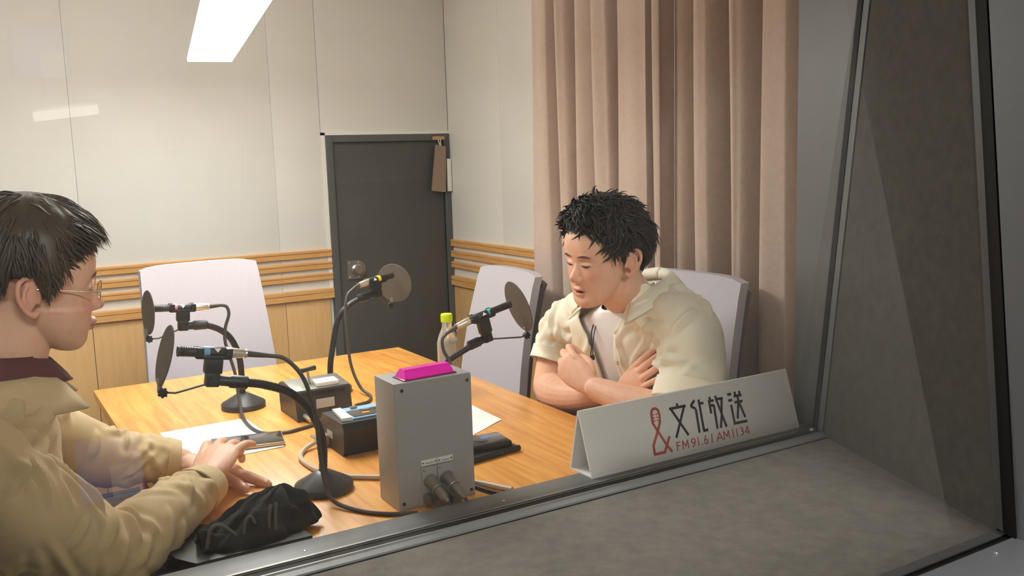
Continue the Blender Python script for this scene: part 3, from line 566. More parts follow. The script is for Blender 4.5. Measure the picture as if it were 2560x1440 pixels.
def strokes(name, m_, lines, w, par, h=.0006, rnd=False):
    b = MB()
    for ln in lines:
        for (u0, v0), (u1, v1) in zip(ln[:-1], ln[1:]):
            d = Vector((u1 - u0, v1 - v0)); L_ = max(d.length, 1e-5); d /= L_; p_ = Vector((-d.y, d.x)) * w / 2
            q = [(u0 - p_.x, v0 - p_.y), (u1 - p_.x, v1 - p_.y), (u1 + p_.x, v1 + p_.y), (u0 + p_.x, v0 + p_.y)]
            b.prism([sp(a, c_, .00005) for a, c_ in q], nn * h)
        if rnd:
            for (u, v) in ln: b.prism([sp(u + w / 2 * math.cos(k * math.pi / 5), v + w / 2 * math.sin(k * math.pi / 5), .00005) for k in range(10)], nn * h)
    return b.build(name, m_, par)
BK = [[[(.2428, .1083), (.2421, .1)], [(.2197, .1), (.2640, .0997)], [(.2230, .1009), (.2555, .0394)], [(.2608, .1009), (.2224, .0399)]],
 [[(.2905, .1067), (.2771, .0968), (.2893, .0889), (.2856, .0389)], [(.3019, .1067), (.2985, .0403)], [(.3024, .098), (.3131, .0976)], [(.2965, .0412), (.3101, .0412)]],
 [[(.3329, .1074), (.3321, .0983)], [(.3266, .0987), (.3423, .0983)], [(.3291, .0986), (.3279, .0724)], [(.3303, .0889), (.3400, .0887), (.3359, .0386)], [(.3492, .1073), (.3497, .099)], [(.3469, .0995), (.3686, .0991)], [(.3496, .1003), (.3618, .0384)], [(.3657, .1005), (.3553, .064), (.3454, .0388)]],
 [[(.3833, .104), (.3947, .1039)], [(.3823, .0912), (.3936, .0909)], [(.3878, .0814), (.3863, .0398)], [(.3840, .0412), (.423, .0405)], [(.4057, .1072), (.4047, .0971)], [(.4186, .1069), (.4182, .0969)], [(.4004, .0978), (.423, .0975)], [(.3991, .0846), (.4223, .0842)], [(.4118, .0979), (.4094, .083), (.3976, .0498)], [(.4112, .085), (.4199, .0492)]]]
for k in BK: strokes('printed_character', 'ink', k, .0056, sg)
strokes('printed_emblem', 'inkr', [[(.1855, .1068), (.1787, .1073), (.1738, .1033), (.1716, .0964), (.1708, .0786), (.179, .0615), (.1936, .0313), (.2033, .0164)], [(.1855, .1068), (.1906, .1029), (.1917, .093), (.1897, .0789), (.179, .0615), (.1607, .0351), (.1592, .0176), (.1858, .0173), (.1951, .0311), (.2047, .0443)]], .0056, sg, rnd=True)
strokes('printed_emblem_dots', 'inkr', [[(.1755, .0955), (.1772, .0955)], [(.1754, .0891), (.1771, .0891)], [(.1753, .0825), (.1769, .0825)], [(.1836, .0952), (.1856, .0952)], [(.1836, .0888), (.1856, .0888)], [(.1836, .0824), (.1853, .0824)]], .0026, sg, rnd=True)
LT = [[[(.2203, .0312), (.2188, .0145)], [(.2203, .0302), (.2285, .0302)], [(.2197, .0235), (.2269, .0235)]], [[(.2341, .0145), (.2361, .0305), (.2425, .0193), (.2495, .0302), (.249, .0144)]],
 [[(.2608, .014), (.2665, .0185), (.2692, .024), (.2691, .0275), (.2665, .0303), (.2630, .0303), (.2600, .0283), (.2594, .0245), (.2618, .0218), (.2655, .0214), (.2686, .0235)]], [[(.278, .0305), (.2766, .0141)]], [[(.2862, .0149), (.2868, .0149)]],
 [[(.2999, .0304), (.2962, .0255), (.2938, .020), (.2940, .0165), (.2965, .0141), (.2999, .0143), (.3024, .0165), (.3028, .0198), (.3005, .0225), (.2972, .0228), (.2944, .0205)]], [[(.3165, .0305), (.3135, .0135)]],
 [[(.3279, .0139), (.3383, .0303), (.3440, .0136)], [(.3315, .0188), (.3414, .0186)]], [[(.3483, .0139), (.3507, .0300), (.3573, .0185), (.364, .0297), (.3636, .0140)]], [[(.3762, .0297), (.3747, .0135)]], [[(.3876, .0293), (.3863, .0135)]],
 [[(.3977, .0280), (.4002, .0294), (.4035, .0290), (.4052, .0265), (.4040, .0238), (.4005, .0222), (.4035, .0212), (.4050, .0185), (.4035, .0150), (.4001, .0137), (.3965, .0148)]], [[(.4188, .0131), (.4197, .0299), (.4105, .0178), (.4216, .0176)]]]
for k in LT: strokes('printed_letter', 'inkr', k, .0023, sg, rnd=True)
# ------------------------------------------------------------------ tray and drawstring bag
ty = thing('flat_case', (.33, 1.53, TZ), 'flat black case lying under the drawstring bag by the ledge', 'case')
MB().prism([(.233, 1.558, TZ), (.245, 1.50, TZ), (.268, 1.462, TZ), (.46, 1.462, TZ), (.452, 1.52, TZ), (.31, 1.625, TZ), (.285, 1.62, TZ)], (0, 0, .014)).build('body', 'slate', ty)
# ------------------------------------------------------------------ drawstring bag
def vnoise(P, s, seed):
    r = np.random.RandomState(seed); o = np.zeros(len(P))
    for k in range(7):
        d = r.normal(size=3); d /= np.linalg.norm(d); f = s * (0.6 + 1.4 * r.rand()); o += np.sin(P @ d * f + r.rand() * 6.28) / (1 + 0.35 * k)
    return o / 3.0
def np_mesh(name, V, F, m_, parent=None, smooth=True, solid=0.0):
    me = bpy.data.meshes.new(name); me.from_pydata([tuple(v) for v in V], [], [tuple(int(i) for i in f) for f in F]); me.update()
    me.polygons.foreach_set('use_smooth', [smooth] * len(me.polygons)); me.materials.append(M[m_] if isinstance(m_, str) else m_)
    o = bpy.data.objects.new(name, me); COL.objects.link(o)
    if parent is not None: o.parent = parent; o.matrix_parent_inverse = parent.matrix_basis.inverted()
    if solid:
        md = o.modifiers.new('s', 'SOLIDIFY'); md.thickness = solid; md.offset = -1
    return o
def gridF(nu, nv, cu=False):
    return [(i * nv + j, ((i + 1) % nu) * nv + j, ((i + 1) % nu) * nv + j + 1, i * nv + j + 1) for i in range(nu if cu else nu - 1) for j in range(nv - 1)]
bg = thing('drawstring_bag', (.40, 1.53, TZ), 'crumpled black cloth drawstring bag lying by the window ledge', 'bag')
nu, nv = 64, 26; V = []
for i in range(nu):
    a = 2 * math.pi * i / nu
    rx = .105 + .012 * math.sin(3 * a + 1) ; ry = .062 + .010 * math.sin(2 * a)
    for j in range(nv):
        t = j / (nv - 1); q = 1 - t
        x = .385 + rx * q ** .75 * math.cos(a) + .055 * t ** 1.2; y = 1.53 + ry * q ** .75 * math.sin(a) + .035 * t
        crease = .010 * math.sin(7 * a + 5 * t) * (1 - abs(2 * t - 1)) + .006 * math.sin(13 * a - 4 * t) * (1 - t)
        z = .714 + .066 * t ** .8 + crease * .8 if t > 0 else .714
        V.append((x + crease * .5, y, max(z, .7142)))
V = np.array(V); V[:, 2] += .004 * vnoise(V, 130, 3) * (V[:, 2] > .716)
np_mesh('bag_cloth', V, gridF(nu, nv, True) + [tuple(i * nv + nv - 1 for i in range(nu))], 'bagm', bg)
nu, nv = 34, 14; V = []
for i in range(nu):
    u = i / (nu - 1)
    for j in range(nv):
        v = j / (nv - 1)
        x = .285 + .165 * u; y = 1.505 + .055 * (v - .3) - .02 * u * v
        z = .7155 + .030 * math.sin(math.pi * min(1, v * 1.1)) * (.5 + .5 * math.sin(u * 9 + v * 2)) * (1 - .35 * u) + .004 * math.sin(u * 30)
        V.append((x, y, z))
np_mesh('bag_flap', np.array(V), gridF(nu, nv), 'bagm', bg, solid=.002)
for pts in ([(.292, 1.492, .722), (.302, 1.50, .748), (.318, 1.502, .752), (.335, 1.495, .738), (.345, 1.488, .724)], [(.352, 1.49, .724), (.358, 1.497, .748), (.368, 1.5, .756), (.374, 1.495, .744)], [(.392, 1.485, .722), (.398, 1.495, .75), (.405, 1.505, .768)], [(.404, 1.485, .722), (.409, 1.495, .752), (.414, 1.505, .770)]):
    MB().tube(catmull(pts, 7), .0032, 8).build('cord', 'cord', bg)

# ------------------------------------------------------------------ people: tools
def v3(*a): return np.array(a, float)
def nrm(v): v = np.asarray(v, float); return v / (np.linalg.norm(v) + 1e-12)
def cr(pts, n=6):
    return np.array([tuple(p) for p in catmull(pts, n)]) if len(pts[0]) == 3 else None
def interp(vals, n):     # catmull on scalars / vectors of any width
    A_ = np.array(vals, float); A_ = A_[:, None] if A_.ndim == 1 else A_
    K = len(A_); out = []
    for i in range(K - 1):
        p0 = A_[i - 1] if i > 0 else 2 * A_[0] - A_[1]; p1, p2 = A_[i], A_[i + 1]; p3 = A_[i + 2] if i + 2 < K else 2 * A_[-1] - A_[-2]
        for k in range(n):
            t = k / n; out.append(.5 * (2 * p1 + (p2 - p0) * t + (2 * p0 - 5 * p1 + 4 * p2 - p3) * t * t + (3 * p1 - p0 - 3 * p2 + p3) * t ** 3))
    out.append(A_[-1]); return np.array(out)
class Body:
    def __init__(s): s.V = []; s.F = []; s.n = 0
    def add(s, V, F):
        s.V.append(np.asarray(V, float)); s.F += [tuple(i + s.n for i in f) for f in F]; s.n += len(V)
    def limb(s, pts, rad, n=20, sub=6, ref=(0, 0, 1), ends=True):   # rad: r or (ra, rb): ra along the reference side
        P = interp(pts, sub); R_ = np.array([(r, r) if np.isscalar(r) else r for r in rad], float); R_ = interp(R_, sub)
        K = len(P); V = []
        if ends:   # rounded ends
            d0 = nrm(P[0] - P[1]); d1 = nrm(P[-1] - P[-2]); ex0 = [(P[0] + d0 * R_[0].mean() * math.sin(a), R_[0] * max(.05, math.cos(a))) for a in (1.45, 1.0, .5)]; ex1 = [(P[-1] + d1 * R_[-1].mean() * math.sin(a), R_[-1] * max(.05, math.cos(a))) for a in (.5, 1.0, 1.45)]
            P = np.array([e[0] for e in ex0] + list(P) + [e[0] for e in ex1]); R_ = np.array([e[1] for e in ex0] + list(R_) + [e[1] for e in ex1]); K = len(P)
        for i in range(K):
            t = nrm(P[min(i + 1, K - 1)] - P[max(i - 1, 0)]); a = nrm(np.cross(ref, t)); b = np.cross(t, a)
            for k in range(n):
                th = 2 * math.pi * k / n; V.append(P[i] + a * math.cos(th) * R_[i][0] + b * math.sin(th) * R_[i][1])
        F = [(i * n + k, i * n + (k + 1) % n, (i + 1) * n + (k + 1) % n, (i + 1) * n + k) for i in range(K - 1) for k in range(n)]
        F += [tuple(range(n))[::-1], tuple((K - 1) * n + k for k in range(n))]
        s.add(V, F)
    def ell(s, c, r, Rm=None, n=24):
        V = []; F = []; m_ = n // 2
        for i in range(m_ + 1):
            ph = math.pi * i / m_
            for k in range(n):
                th = 2 * math.pi * k / n; p_ = v3(math.sin(ph) * math.cos(th) * r[0], math.sin(ph) * math.sin(th) * r[1], math.cos(ph) * r[2]); V.append((Rm @ p_ if Rm is not None else p_) + np.asarray(c, float))
        for i in range(m_):
            for k in range(n): F.append(((i + 1) * n + k, (i + 1) * n + (k + 1) % n, i * n + (k + 1) % n, i * n + k))
        s.add(V, F)
    def xform(s, R_, t): s.V = [v @ R_.T + t for v in s.V]
    def remesh(s, voxel, smooth=4, fac=.5):
        me = bpy.data.meshes.new('tmp'); me.from_pydata(np.concatenate(s.V).tolist(), [], s.F); me.update()
        o = bpy.data.objects.new('tmp', me); COL.objects.link(o)
        r = o.modifiers.new('r', 'REMESH'); r.mode = 'VOXEL'; r.voxel_size = voxel
        if smooth: q = o.modifiers.new('s', 'SMOOTH'); q.factor = fac; q.iterations = smooth
        dg = bpy.context.evaluated_depsgraph_get(); ev = o.evaluated_get(dg); m2 = bpy.data.meshes.new_from_object(ev)
        bpy.data.objects.remove(o); bpy.data.meshes.remove(me); return m2
def get_co(me): a = np.empty(len(me.vertices) * 3, np.float32); me.vertices.foreach_get('co', a); return a.reshape(-1, 3).astype(float)
def get_no(me): a = np.empty(len(me.vertices) * 3, np.float32); me.vertices.foreach_get('normal', a); return a.reshape(-1, 3).astype(float)
def set_co(me, c): me.vertices.foreach_set('co', c.astype(np.float32).ravel()); me.update()
def fold(C_, N_, folds):      # folds: list of (p0, p1, amp, width)
    d = np.zeros(len(C_))
    for p0, p1, amp, wd in folds:
        p0, p1 = np.array(p0), np.array(p1); ab = p1 - p0; t = np.clip(((C_ - p0) @ ab) / (ab @ ab), 0, 1); q = p0 + t[:, None] * ab
        dd = np.linalg.norm(C_ - q, axis=1); d += amp * np.exp(-(dd / wd) ** 2) * (.35 + .65 * np.sin(np.pi * np.clip(t * .9 + .05, 0, 1)))
    return C_ + N_ * d[:, None]
def skin_mat(name, rgb, lip):
    m_ = mat(name, rgb, .5, spec=.35, sss=.15); nt = m_.node_tree; N = nt.nodes; L = nt.links; b = N['Principled BSDF']
    at = N.new('ShaderNodeAttribute'); at.attribute_name = 'tone'; sep = N.new('ShaderNodeSeparateColor'); L.new(at.outputs['Color'], sep.inputs[0])
    no = N.new('ShaderNodeTexNoise'); no.inputs['Scale'].default_value = 40; no.inputs['Detail'].default_value = 3
    r = N.new('ShaderNodeValToRGB'); c = lin(rgb); r.color_ramp.elements[0].position = .3; r.color_ramp.elements[1].position = .7
    r.color_ramp.elements[0].color = (c[0] * .96, c[1] * .92, c[2] * .9, 1); r.color_ramp.elements[1].color = (min(1, c[0] * 1.03), c[1] * 1.05, c[2] * 1.06, 1)
    L.new(no.outputs['Fac'], r.inputs['Fac'])
    m1 = N.new('ShaderNodeMix'); m1.data_type = 'RGBA'; L.new(sep.outputs[0], m1.inputs[0]); L.new(r.outputs['Color'], m1.inputs[6]); m1.inputs[7].default_value = lin(lip) + (1,)
    m2 = N.new('ShaderNodeMix'); m2.data_type = 'RGBA'; L.new(sep.outputs[1], m2.inputs[0]); L.new(m1.outputs[2], m2.inputs[6]); m2.inputs[7].default_value = lin((70, 36, 32)) + (1,)
    m3 = N.new('ShaderNodeMix'); m3.data_type = 'RGBA'; L.new(sep.outputs[2], m3.inputs[0]); L.new(m2.outputs[2], m3.inputs[6]); m3.inputs[7].default_value = lin((222, 140, 118)) + (1,)
    L.new(m3.outputs[2], b.inputs['Base Color']); return m_
M['skin_r'] = skin_mat('skin_light', (232, 184, 156), (206, 128, 112)); M['skin_l'] = skin_mat('skin_tan', (222, 176, 148), (188, 116, 104))
M['hair_r'] = mat('hair_black', (30, 25, 22), .5, spec=.35, var=.2, noise=30, stretch=(1, 1, .3)); M['hair_l'] = mat('hair_dark_brown', (70, 60, 50), .45, spec=.35, var=.15, noise=30, stretch=(1, 1, .3))
M['brow'] = mat('brow_hair', (112, 82, 64), .9, spec=.1); M['lash'] = mat('lash_line', (44, 30, 26), .6); M['nail'] = mat('nail', (236, 190, 176), .3)
M['cream'] = mat('cream_cotton', (244, 238, 216), .8, var=.02, noise=20, bump=.2, bscale=500, sheen=.15); M['tee'] = mat('white_tee', (250, 250, 252), .85, bump=.2, bscale=500); M['khaki'] = mat('khaki_cotton', (204, 180, 134), .8, var=.03, noise=20, bump=.2, bscale=600, sheen=.15)
M['wine'] = mat('wine_shirt', (84, 26, 30), .8, bump=.2, bscale=500); M['trouser'] = mat('dark_trousers', (52, 50, 54), .85); M['btnc'] = mat('shirt_button', (176, 164, 130), .4); M['lens'] = glass_mat('spectacle_lens', (.97, .97, .97)); M['wire'] = mat('wire_frame', (206, 190, 160), .25, metal=.9)
M['shoe'] = mat('shoe_black', (30, 28, 27), .5)
# ------------------------------------------------------------------ head in local space: x right, y forward, z up, chin at z=0
FACE = [(.000, .079, .040, .016), (.005, .087, .030, .028), (.018, .0915, .012, .041), (.034, .0885, -.004, .0515), (.052, .0895, -.018, .0595), (.075, .0885, -.028, .0655), (.098, .0860, -.032, .0690), (.122, .0890, -.034, .0705), (.148, .0905, -.03, .0700), (.172, .0840, -.02, .062), (.195, .066, -.01, .045)]
def head_parts(b, jaw=1.0, nose=1.0, mouth_open=0.0, lf=0.0, chin=0.0):
    b.ell((0, -.012, .142), (.0775, .098, .086), n=40)
    zs = interp([f[0] for f in FACE], 4)[:, 0]; fr = interp([f[1:] for f in FACE], 4); n = 44; V = []
    for z, (yf, ybk, hw) in zip(zs, fr):
        if z < .08: hw = hw * jaw
        yf -= chin * max(0, 1 - z / .036) ** .7
        yc = yf - (yf - ybk) * .5
        for k in range(n):
            a = 2 * math.pi * k / n; c_, s_ = math.cos(a), math.sin(a); p_ = 2.45
            V.append((hw * math.copysign(abs(c_) ** (2 / p_), c_), yc + (yf - ybk) * .5 * math.copysign(abs(s_) ** (2 / 2.2), s_), z))
    K = len(zs); F = [(i * n + k, i * n + (k + 1) % n, (i + 1) * n + (k + 1) % n, (i + 1) * n + k) for i in range(K - 1) for k in range(n)] + [tuple(range(n))[::-1], tuple((K - 1) * n + k for k in range(n))]
    b.add(V, F)
    d = .010 * nose
    b.limb([(0, .080, .116), (0, .084 + d * .2, .100), (0, .088 + d * .55, .087), (0, .0895 + d, .0775)], [.0055, .0068, .0092, .0108], 16, 4, ref=(1, 0, 0))
    for sx in (-1, 1): b.ell((sx * .0115, .0885 + d * .3, .0735), (.0075, .010, .0068), n=16)
    b.limb([(0, .0885 + d * .6, .072), (0, .088, .066)], [.006, .005], 12, 3, ref=(1, 0, 0))
    o = mouth_open
    b.limb([(-.0225, .0815, .0455), (-.012, .0885 + lf * .8, .0485 + o * .3), (0, .0915 + lf, .0485 + o * .3), (.012, .0885 + lf * .8, .0485 + o * .3), (.0225, .0815, .0455)], [.002, .0042 + lf * .4, .0043 + lf * .4, .0042 + lf * .4, .002], 12, 4)
    b.limb([(-.020, .0815, .0435), (-.011, .0875 + lf * .6, .0395 - o), (0, .0900 + lf * .8, .0390 - o), (.011, .0875 + lf * .6, .0395 - o), (.020, .0815, .0435)], [.002, .0046, .0052, .0046, .002], 12, 4)
    for sx in (-1, 1):      # ears
        e = lambda f, u, w=0: v3(sx * (.0735 + w + .018 * max(0, (.008 - f) / .025)), f * .92 - .008 - (u - .03) * .12, .066 + u)
        hel = [e(.012, .026), e(.013, .040), e(.008, .056), e(-.004, .062), e(-.016, .056), e(-.020, .042), e(-.017, .026), e(-.009, .012), e(.002, .004), e(.009, .008)]
        b.limb(hel, [.0036, .0036, .0036, .004, .0042, .004, .0038, .004, .0055, .0045], 10, 4, ref=(sx, 0.02, 0.01))
        b.limb([e(-.004, .050), e(-.010, .040), e(-.009, .026), e(0, .017)], [.003, .0034, .0034, .003], 8, 4, ref=(sx, .02, .01))
        b.limb([e(.011, .024, .001), e(.010, .031, .002)], [.0038, .0035], 8, 3, ref=(sx, .02, .01))
        b.ell(e(-.004, .034) + v3(-sx * .004, 0, 0), (.0045, .014, .025), n=16)
def head_detail(C_, mouth_open=0.0, lids=.0042):      # C_: local coords -> displacement in y and tone (r lips, g mouth, b blush)
    x, y, z = C_[:, 0], C_[:, 1], C_[:, 2]; front = np.clip((y - .045) / .025, 0, 1); dy = np.zeros(len(C_)); tone = np.zeros((len(C_), 4)); tone[:, 3] = 1
    g = lambda cx, cz, sx, sz: np.exp(-((x - cx) / sx) ** 2 - ((z - cz) / sz) ** 2)
    for s_ in (-1, 1):
        dy -=   .0075 * g(s_ * .030, .1145, .015, .0085); dy += lids * g(s_ * .0315, .1095, .0125, .0055); dy -= .0018 * g(s_ * .031, .1040, .012, .0018); dy += .0022 * g(s_ * .026, .1285, .016, .005)
        dy += .0022 * g(s_ * .036, .080, .016, .014); dy -= .0016 * g(s_ * .026, .060, .006, .012)
        tone[:, 2] += .55 * g(s_ * .040, .080, .020, .015)
    dy -= .0022 * g(0, .059, .0035, .006)
    dy -= (.003 + mouth_open * 1.2) * g(0, .0438 - mouth_open * .35, .017, .0016 + mouth_open * .45)
    lw = np.exp(-(x / .021) ** 6)
    tone[:, 0] = front * lw * np.clip(np.exp(-((z - .0437 + mouth_open * .35) / (.0078 + mouth_open * .6)) ** 4) * 1.1, 0, 1) * .85
    tone[:, 1] = front * np.exp(-(x / .016) ** 4) * np.exp(-((z - .0438 + mouth_open * .35) / (.0014 + mouth_open * .55)) ** 2)
    for s_ in (-1, 1): tone[:, 1] += .6 * front * g(s_ * .0065, .0682, .0032, .0018)
    tone[:, 2] += .3 * g(0, .077, .012, .008); tone[:, 2] *= front
    ears = (np.abs(x) > .068) & (z > .06) & (z < .14) & (np.abs(y) < .05); tone[:, 2] = np.where(ears, .35, tone[:, 2])
    return dy * front, np.clip(tone, 0, 1)
def head_frame(yaw, pitch, roll):
    f = v3(math.cos(yaw) * math.cos(pitch), math.sin(yaw) * math.cos(pitch), -math.sin(pitch)); l = v3(-math.sin(yaw), math.cos(yaw), 0); u = np.cross(-l, f)
    u = nrm(np.cross(f, l)) if u[2] < 0 else u
    l2 = l * math.cos(roll) + u * math.sin(roll); u2 = u * math.cos(roll) - l * math.sin(roll); return np.array([-l2, f, u2]).T
def hand(b, W, fwd, back, thumb, curls, spread=1.0, size=1.0, tcurl=(.3, .3), tdir=None, fat=1.0, fans=None):
    """W wrist, fwd to the fingers, back of the hand normal, thumb = +1/-1 side; curls per finger (mcp, pip, dip) index..pinky. Returns nail spots."""
    f = nrm(fwd); u = nrm(np.asarray(back) - f * np.dot(back, f)); s_ = nrm(np.cross(f, u)) * thumb; S = size; tips = []
    W = np.asarray(W, float)
    b.limb([W - f * .03 * S, W, W + f * .03 * S, W + f * .062 * S, W + f * .090 * S], [(.026 * S, .020 * S), (.027 * S, .0195 * S), (.035 * S, .0175 * S), (.040 * S, .0155 * S), (.039 * S, .0125 * S)], 20, 4, ref=u)
    bases = [(.030, .092), (.0105, .098), (-.010, .095), (-.029, .086)]; L_ = [(.044, .026, .021), (.049, .030, .022), (.045, .028, .021), (.035, .021, .019)]; rad = [.0093, .0096, .0091, .008]
    for i, ((sx, fy), ln, r, cu_) in enumerate(zip(bases, L_, rad, curls)):
        p0 = W + s_ * sx * S + f * (fy - .012) * S; ang = 0.0; pts = [p0 - f * .02 * S, p0 + f * .012 * S]; q = pts[-1]; fan = fans[i] if fans else (1.5 - i) * .07 * spread; r *= fat
        for k in range(3):
            ang += cu_[k]; d = nrm((f * math.cos(fan) + s_ * math.sin(fan)) * math.cos(ang) - u * math.sin(ang)); q = q + d * ln[k] * S; pts.append(q)
        up = nrm(u * math.cos(ang) + f * math.sin(ang)); tips.append((q - d * .008 * S + up * r * .78 * S, d, up, r * S))
        b.limb(pts, [r * .95 * S, r * 1.08 * S, r * S, r * .9 * S, r * .74 * S], 14, 4, ref=u)
    t0 = W + s_ * .022 * S + f * .022 * S - u * .004 * S; td = nrm(tdir) if tdir is not None else nrm(f * .75 + s_ * .62 - u * .2); q1 = t0 + td * .040 * S; d2 = nrm(td + f * tcurl[0] - s_ * tcurl[0]); q2 = q1 + d2 * .032 * S; d3 = nrm(d2 + f * tcurl[1] - s_ * tcurl[1]); q3 = q2 + d3 * .022 * S
    b.limb([t0, q1, q2, q3], [.0145 * S, .0125 * S, .0105 * S, .0085 * S], 14, 4, ref=u)
    return tips
def nails(tips, par):
    for c_, d, up, r in tips:
        s_ = np.cross(d, up); V = []
        for i in range(5):
            for j in range(5):
                a = (i - 2) / 2 * .95; l = (j - 2) / 2 * .006; V.append(c_ + s_ * math.sin(a) * r * .72 + up * (math.cos(a) - 1) * r * .72 + up * .0006 + d * l)
        np_mesh('fingernail', V, gridF(5, 5), 'nail', par)
def build_person(b, label, Hm, Ho, skin, mouth_open, voxel=.0017, lids=.0042):
    me = b.remesh(voxel, 5, .5); C_ = get_co(me); Lc = (C_ - Ho) @ Hm
    hm = (Lc[:, 2] > -.02) & (Lc[:, 2] < .24) & (np.abs(Lc[:, 0]) < .1) & (np.abs(Lc[:, 1]) < .14)
    dy, tone = head_detail(Lc, mouth_open, lids); dy *= hm; tone[~hm] = (0, 0, 0, 1)
    C_ = C_ + Hm[:, 1][None] * dy[:, None]; set_co(me, C_)
    ca = me.color_attributes.new('tone', 'FLOAT_COLOR', 'POINT'); ca.data.foreach_set('color', tone.astype(np.float32).ravel())
    me.polygons.foreach_set('use_smooth', [True] * len(me.polygons)); me.materials.clear(); me.materials.append(M[skin]); me.name = 'person'
    o = bpy.data.objects.new('person', me); COL.objects.link(o); tag(o, label, 'person', None)
    return o, C_, (C_ - Ho) @ Hm
def surf_y(Lc, x, z, r=.004):
    k = (np.abs(Lc[:, 0] - x) < r) & (np.abs(Lc[:, 2] - z) < r) & (Lc[:, 1] > .03)
    return Lc[k, 1].max() if k.any() else .08
def face_line(name, Lc, Hm, Ho, pts, rad, m_, par, off=.0, flat=.5):
    P = interp(pts, 5); q = []
    for x, z in P: q.append(v3(x, surf_y(Lc, x, z) + off, z))
    q = np.array(q); q[:, 1] = np.convolve(np.pad(q[:, 1], 2, 'edge'), np.ones(5) / 5, 'valid')
    b = Body(); b.limb(q, [(r * flat, r) for r in np.interp(np.linspace(0, 1, len(q)), np.linspace(0, 1, len(rad)), rad)], 10, 1, ref=(0, 0.0, 1))
    b.xform(Hm, Ho); return np_mesh(name, np.concatenate(b.V), b.F, m_, par)
# ------------------------------------------------------------------ hair
HO = v3(0, -.010, .128)
def scalp(d, t):       # point in direction d at thickness t over the skull
    r = 1 / np.sqrt((d[0] / .0795) ** 2 + (d[1] / .1005) ** 2 + (d[2] / .1005) ** 2); return HO + d * (r + t)
def hair(Hm, Ho, par, m_, line, thick, flow, n_locks, length, lift, rad, seed, rough=.004):
    rs = np.random.RandomState(seed)
    al = np.radians([0, 25, 45, 62, 75, 90, 108, 125, 150, 180]); 
    def hl(a): a = abs((a + math.pi) % (2 * math.pi) - math.pi); return math.acos(max(-1, min(1, (np.interp(a, al, line) - .128) / .1005)))
    nu, nv = 96, 40; V = []
    for i in range(nu):
        a = 2 * math.pi * i / nu; tm = hl(a)
        for j in range(nv):
            th = tm * j / (nv - 1); d = v3(math.sin(th) * math.sin(a), math.sin(th) * math.cos(a), math.cos(th)); e = 1 - (j / (nv - 1)) ** 5
            t = thick(a, th) * e + .001 + rough * e * min(1, th / .5) * (math.sin(a * 17 + th * 3) * .5 + math.sin(a * 31 - th * 7) * .3 + .5 * math.sin(th * 19 + 2 * a))
            V.append(Ho + Hm @ scalp(d, t))
    F = gridF(nu, nv, True); Vs = list(V); base = len(Vs)
    for q in range(n_locks):
        a = rs.rand() * 2 * math.pi; tm = hl(a); th = tm * math.sqrt(rs.rand()) * .985
        d = v3(math.sin(th) * math.sin(a), math.sin(th) * math.cos(a), math.cos(th)); t0 = thick(a, th) * (1 - (th / tm) ** 5) * .92
        fl, lk = flow(a, th, th / tm, rs); L_ = length * lk * (.65 + .6 * rs.rand()) ; lf = lift(a, th, th / tm) * (.5 + .8 * rs.rand()); p = scalp(d, t0); pts = [p]
        dirv = fl - d * np.dot(fl, d); dirv = nrm(dirv); K = 6
        for k in range(K):
            outn = nrm((p - HO) / v3(.0795, .1005, .1005) ** 2); tang = nrm(dirv - outn * np.dot(dirv, outn)); lam = lf * (1 - .9 * (k / K)) - .25 * (k / K) ** 2 * (1 if lf > .3 else .25)
            p = p + nrm(tang + outn * lam + rs.normal(size=3) * .10) * L_ / K; 
            dd = p - HO; rr = np.linalg.norm(dd); mn = np.linalg.norm(scalp(dd / rr, .003) - HO)
            if rr < mn: p = HO + dd / rr * mn
            if abs(p[0]) > .055 and -.040 < p[1] < .012 and p[2] < .128: p = pts[-1] + (pts[-1] - pts[0]) * 1e-3 + v3(0, 0, 1e-4)
            pts.append(p)
        pts = np.array(pts); w = rad * (.7 + .7 * rs.rand()); n_ = 5; o0 = len(Vs)
        for k in range(K + 1):
            t = nrm(pts[min(k + 1, K)] - pts[max(k - 1, 0)]); on = nrm(pts[k] - HO); s_ = nrm(np.cross(t, on)); on = np.cross(s_, t); ww_ = w * (1 - (k / K) ** 1.6 * .93) * (1 if k else .7)
            for c_ in range(n_):
                an = 2 * math.pi * c_ / n_; Vs.append(Ho + Hm @ (pts[k] + s_ * math.cos(an) * ww_ + on * math.sin(an) * ww_ * .45))
        for k in range(K):
            for c_ in range(n_): F.append((o0 + k * n_ + c_, o0 + k * n_ + (c_ + 1) % n_, o0 + (k + 1) * n_ + (c_ + 1) % n_, o0 + (k + 1) * n_ + c_))
    return np_mesh('hair', Vs, F, m_, par)
# ------------------------------------------------------------------ cloth tools
def torso_grid(secs, lat, fwd, open_deg, n=72, sub=7, p_=2.5, close_top=False, tilt=None):
    """secs: rows of (cx,cy,cz, half width, front depth, back depth, opening half angle deg); angle 0 = front"""
    S = interp(secs, sub); lat = nrm(lat); fwd = nrm(fwd); V = []
    for cx, cy, cz, a, bf, bb, od in S:
        o = math.radians(max(0, od) if open_deg else 0)
        for k in range(n):
            th = o + (2 * math.pi - 2 * o) * k / (n - 1 if open_deg else n); c_, s_ = math.cos(th), math.sin(th)
            q = lat * a * math.copysign(abs(s_) ** (2 / p_), s_) + fwd * (bf if c_ > 0 else bb) * math.copysign(abs(c_) ** (2 / p_), c_); V.append(v3(cx, cy, cz) + q - (v3(0, 0, tilt[0] * max(0, c_) * min(1, max(0, (cz - tilt[1]) / tilt[2]))) if tilt else 0))
    K = len(S); F = [(i * n + k, i * n + (k + 1) % n, (i + 1) * n + (k + 1) % n, (i + 1) * n + k) for i in range(K - 1) for k in range(n - 1 if open_deg else n)]
    if close_top: F.append(tuple((K - 1) * n + k for k in range(n)))
    return np.array(V), F
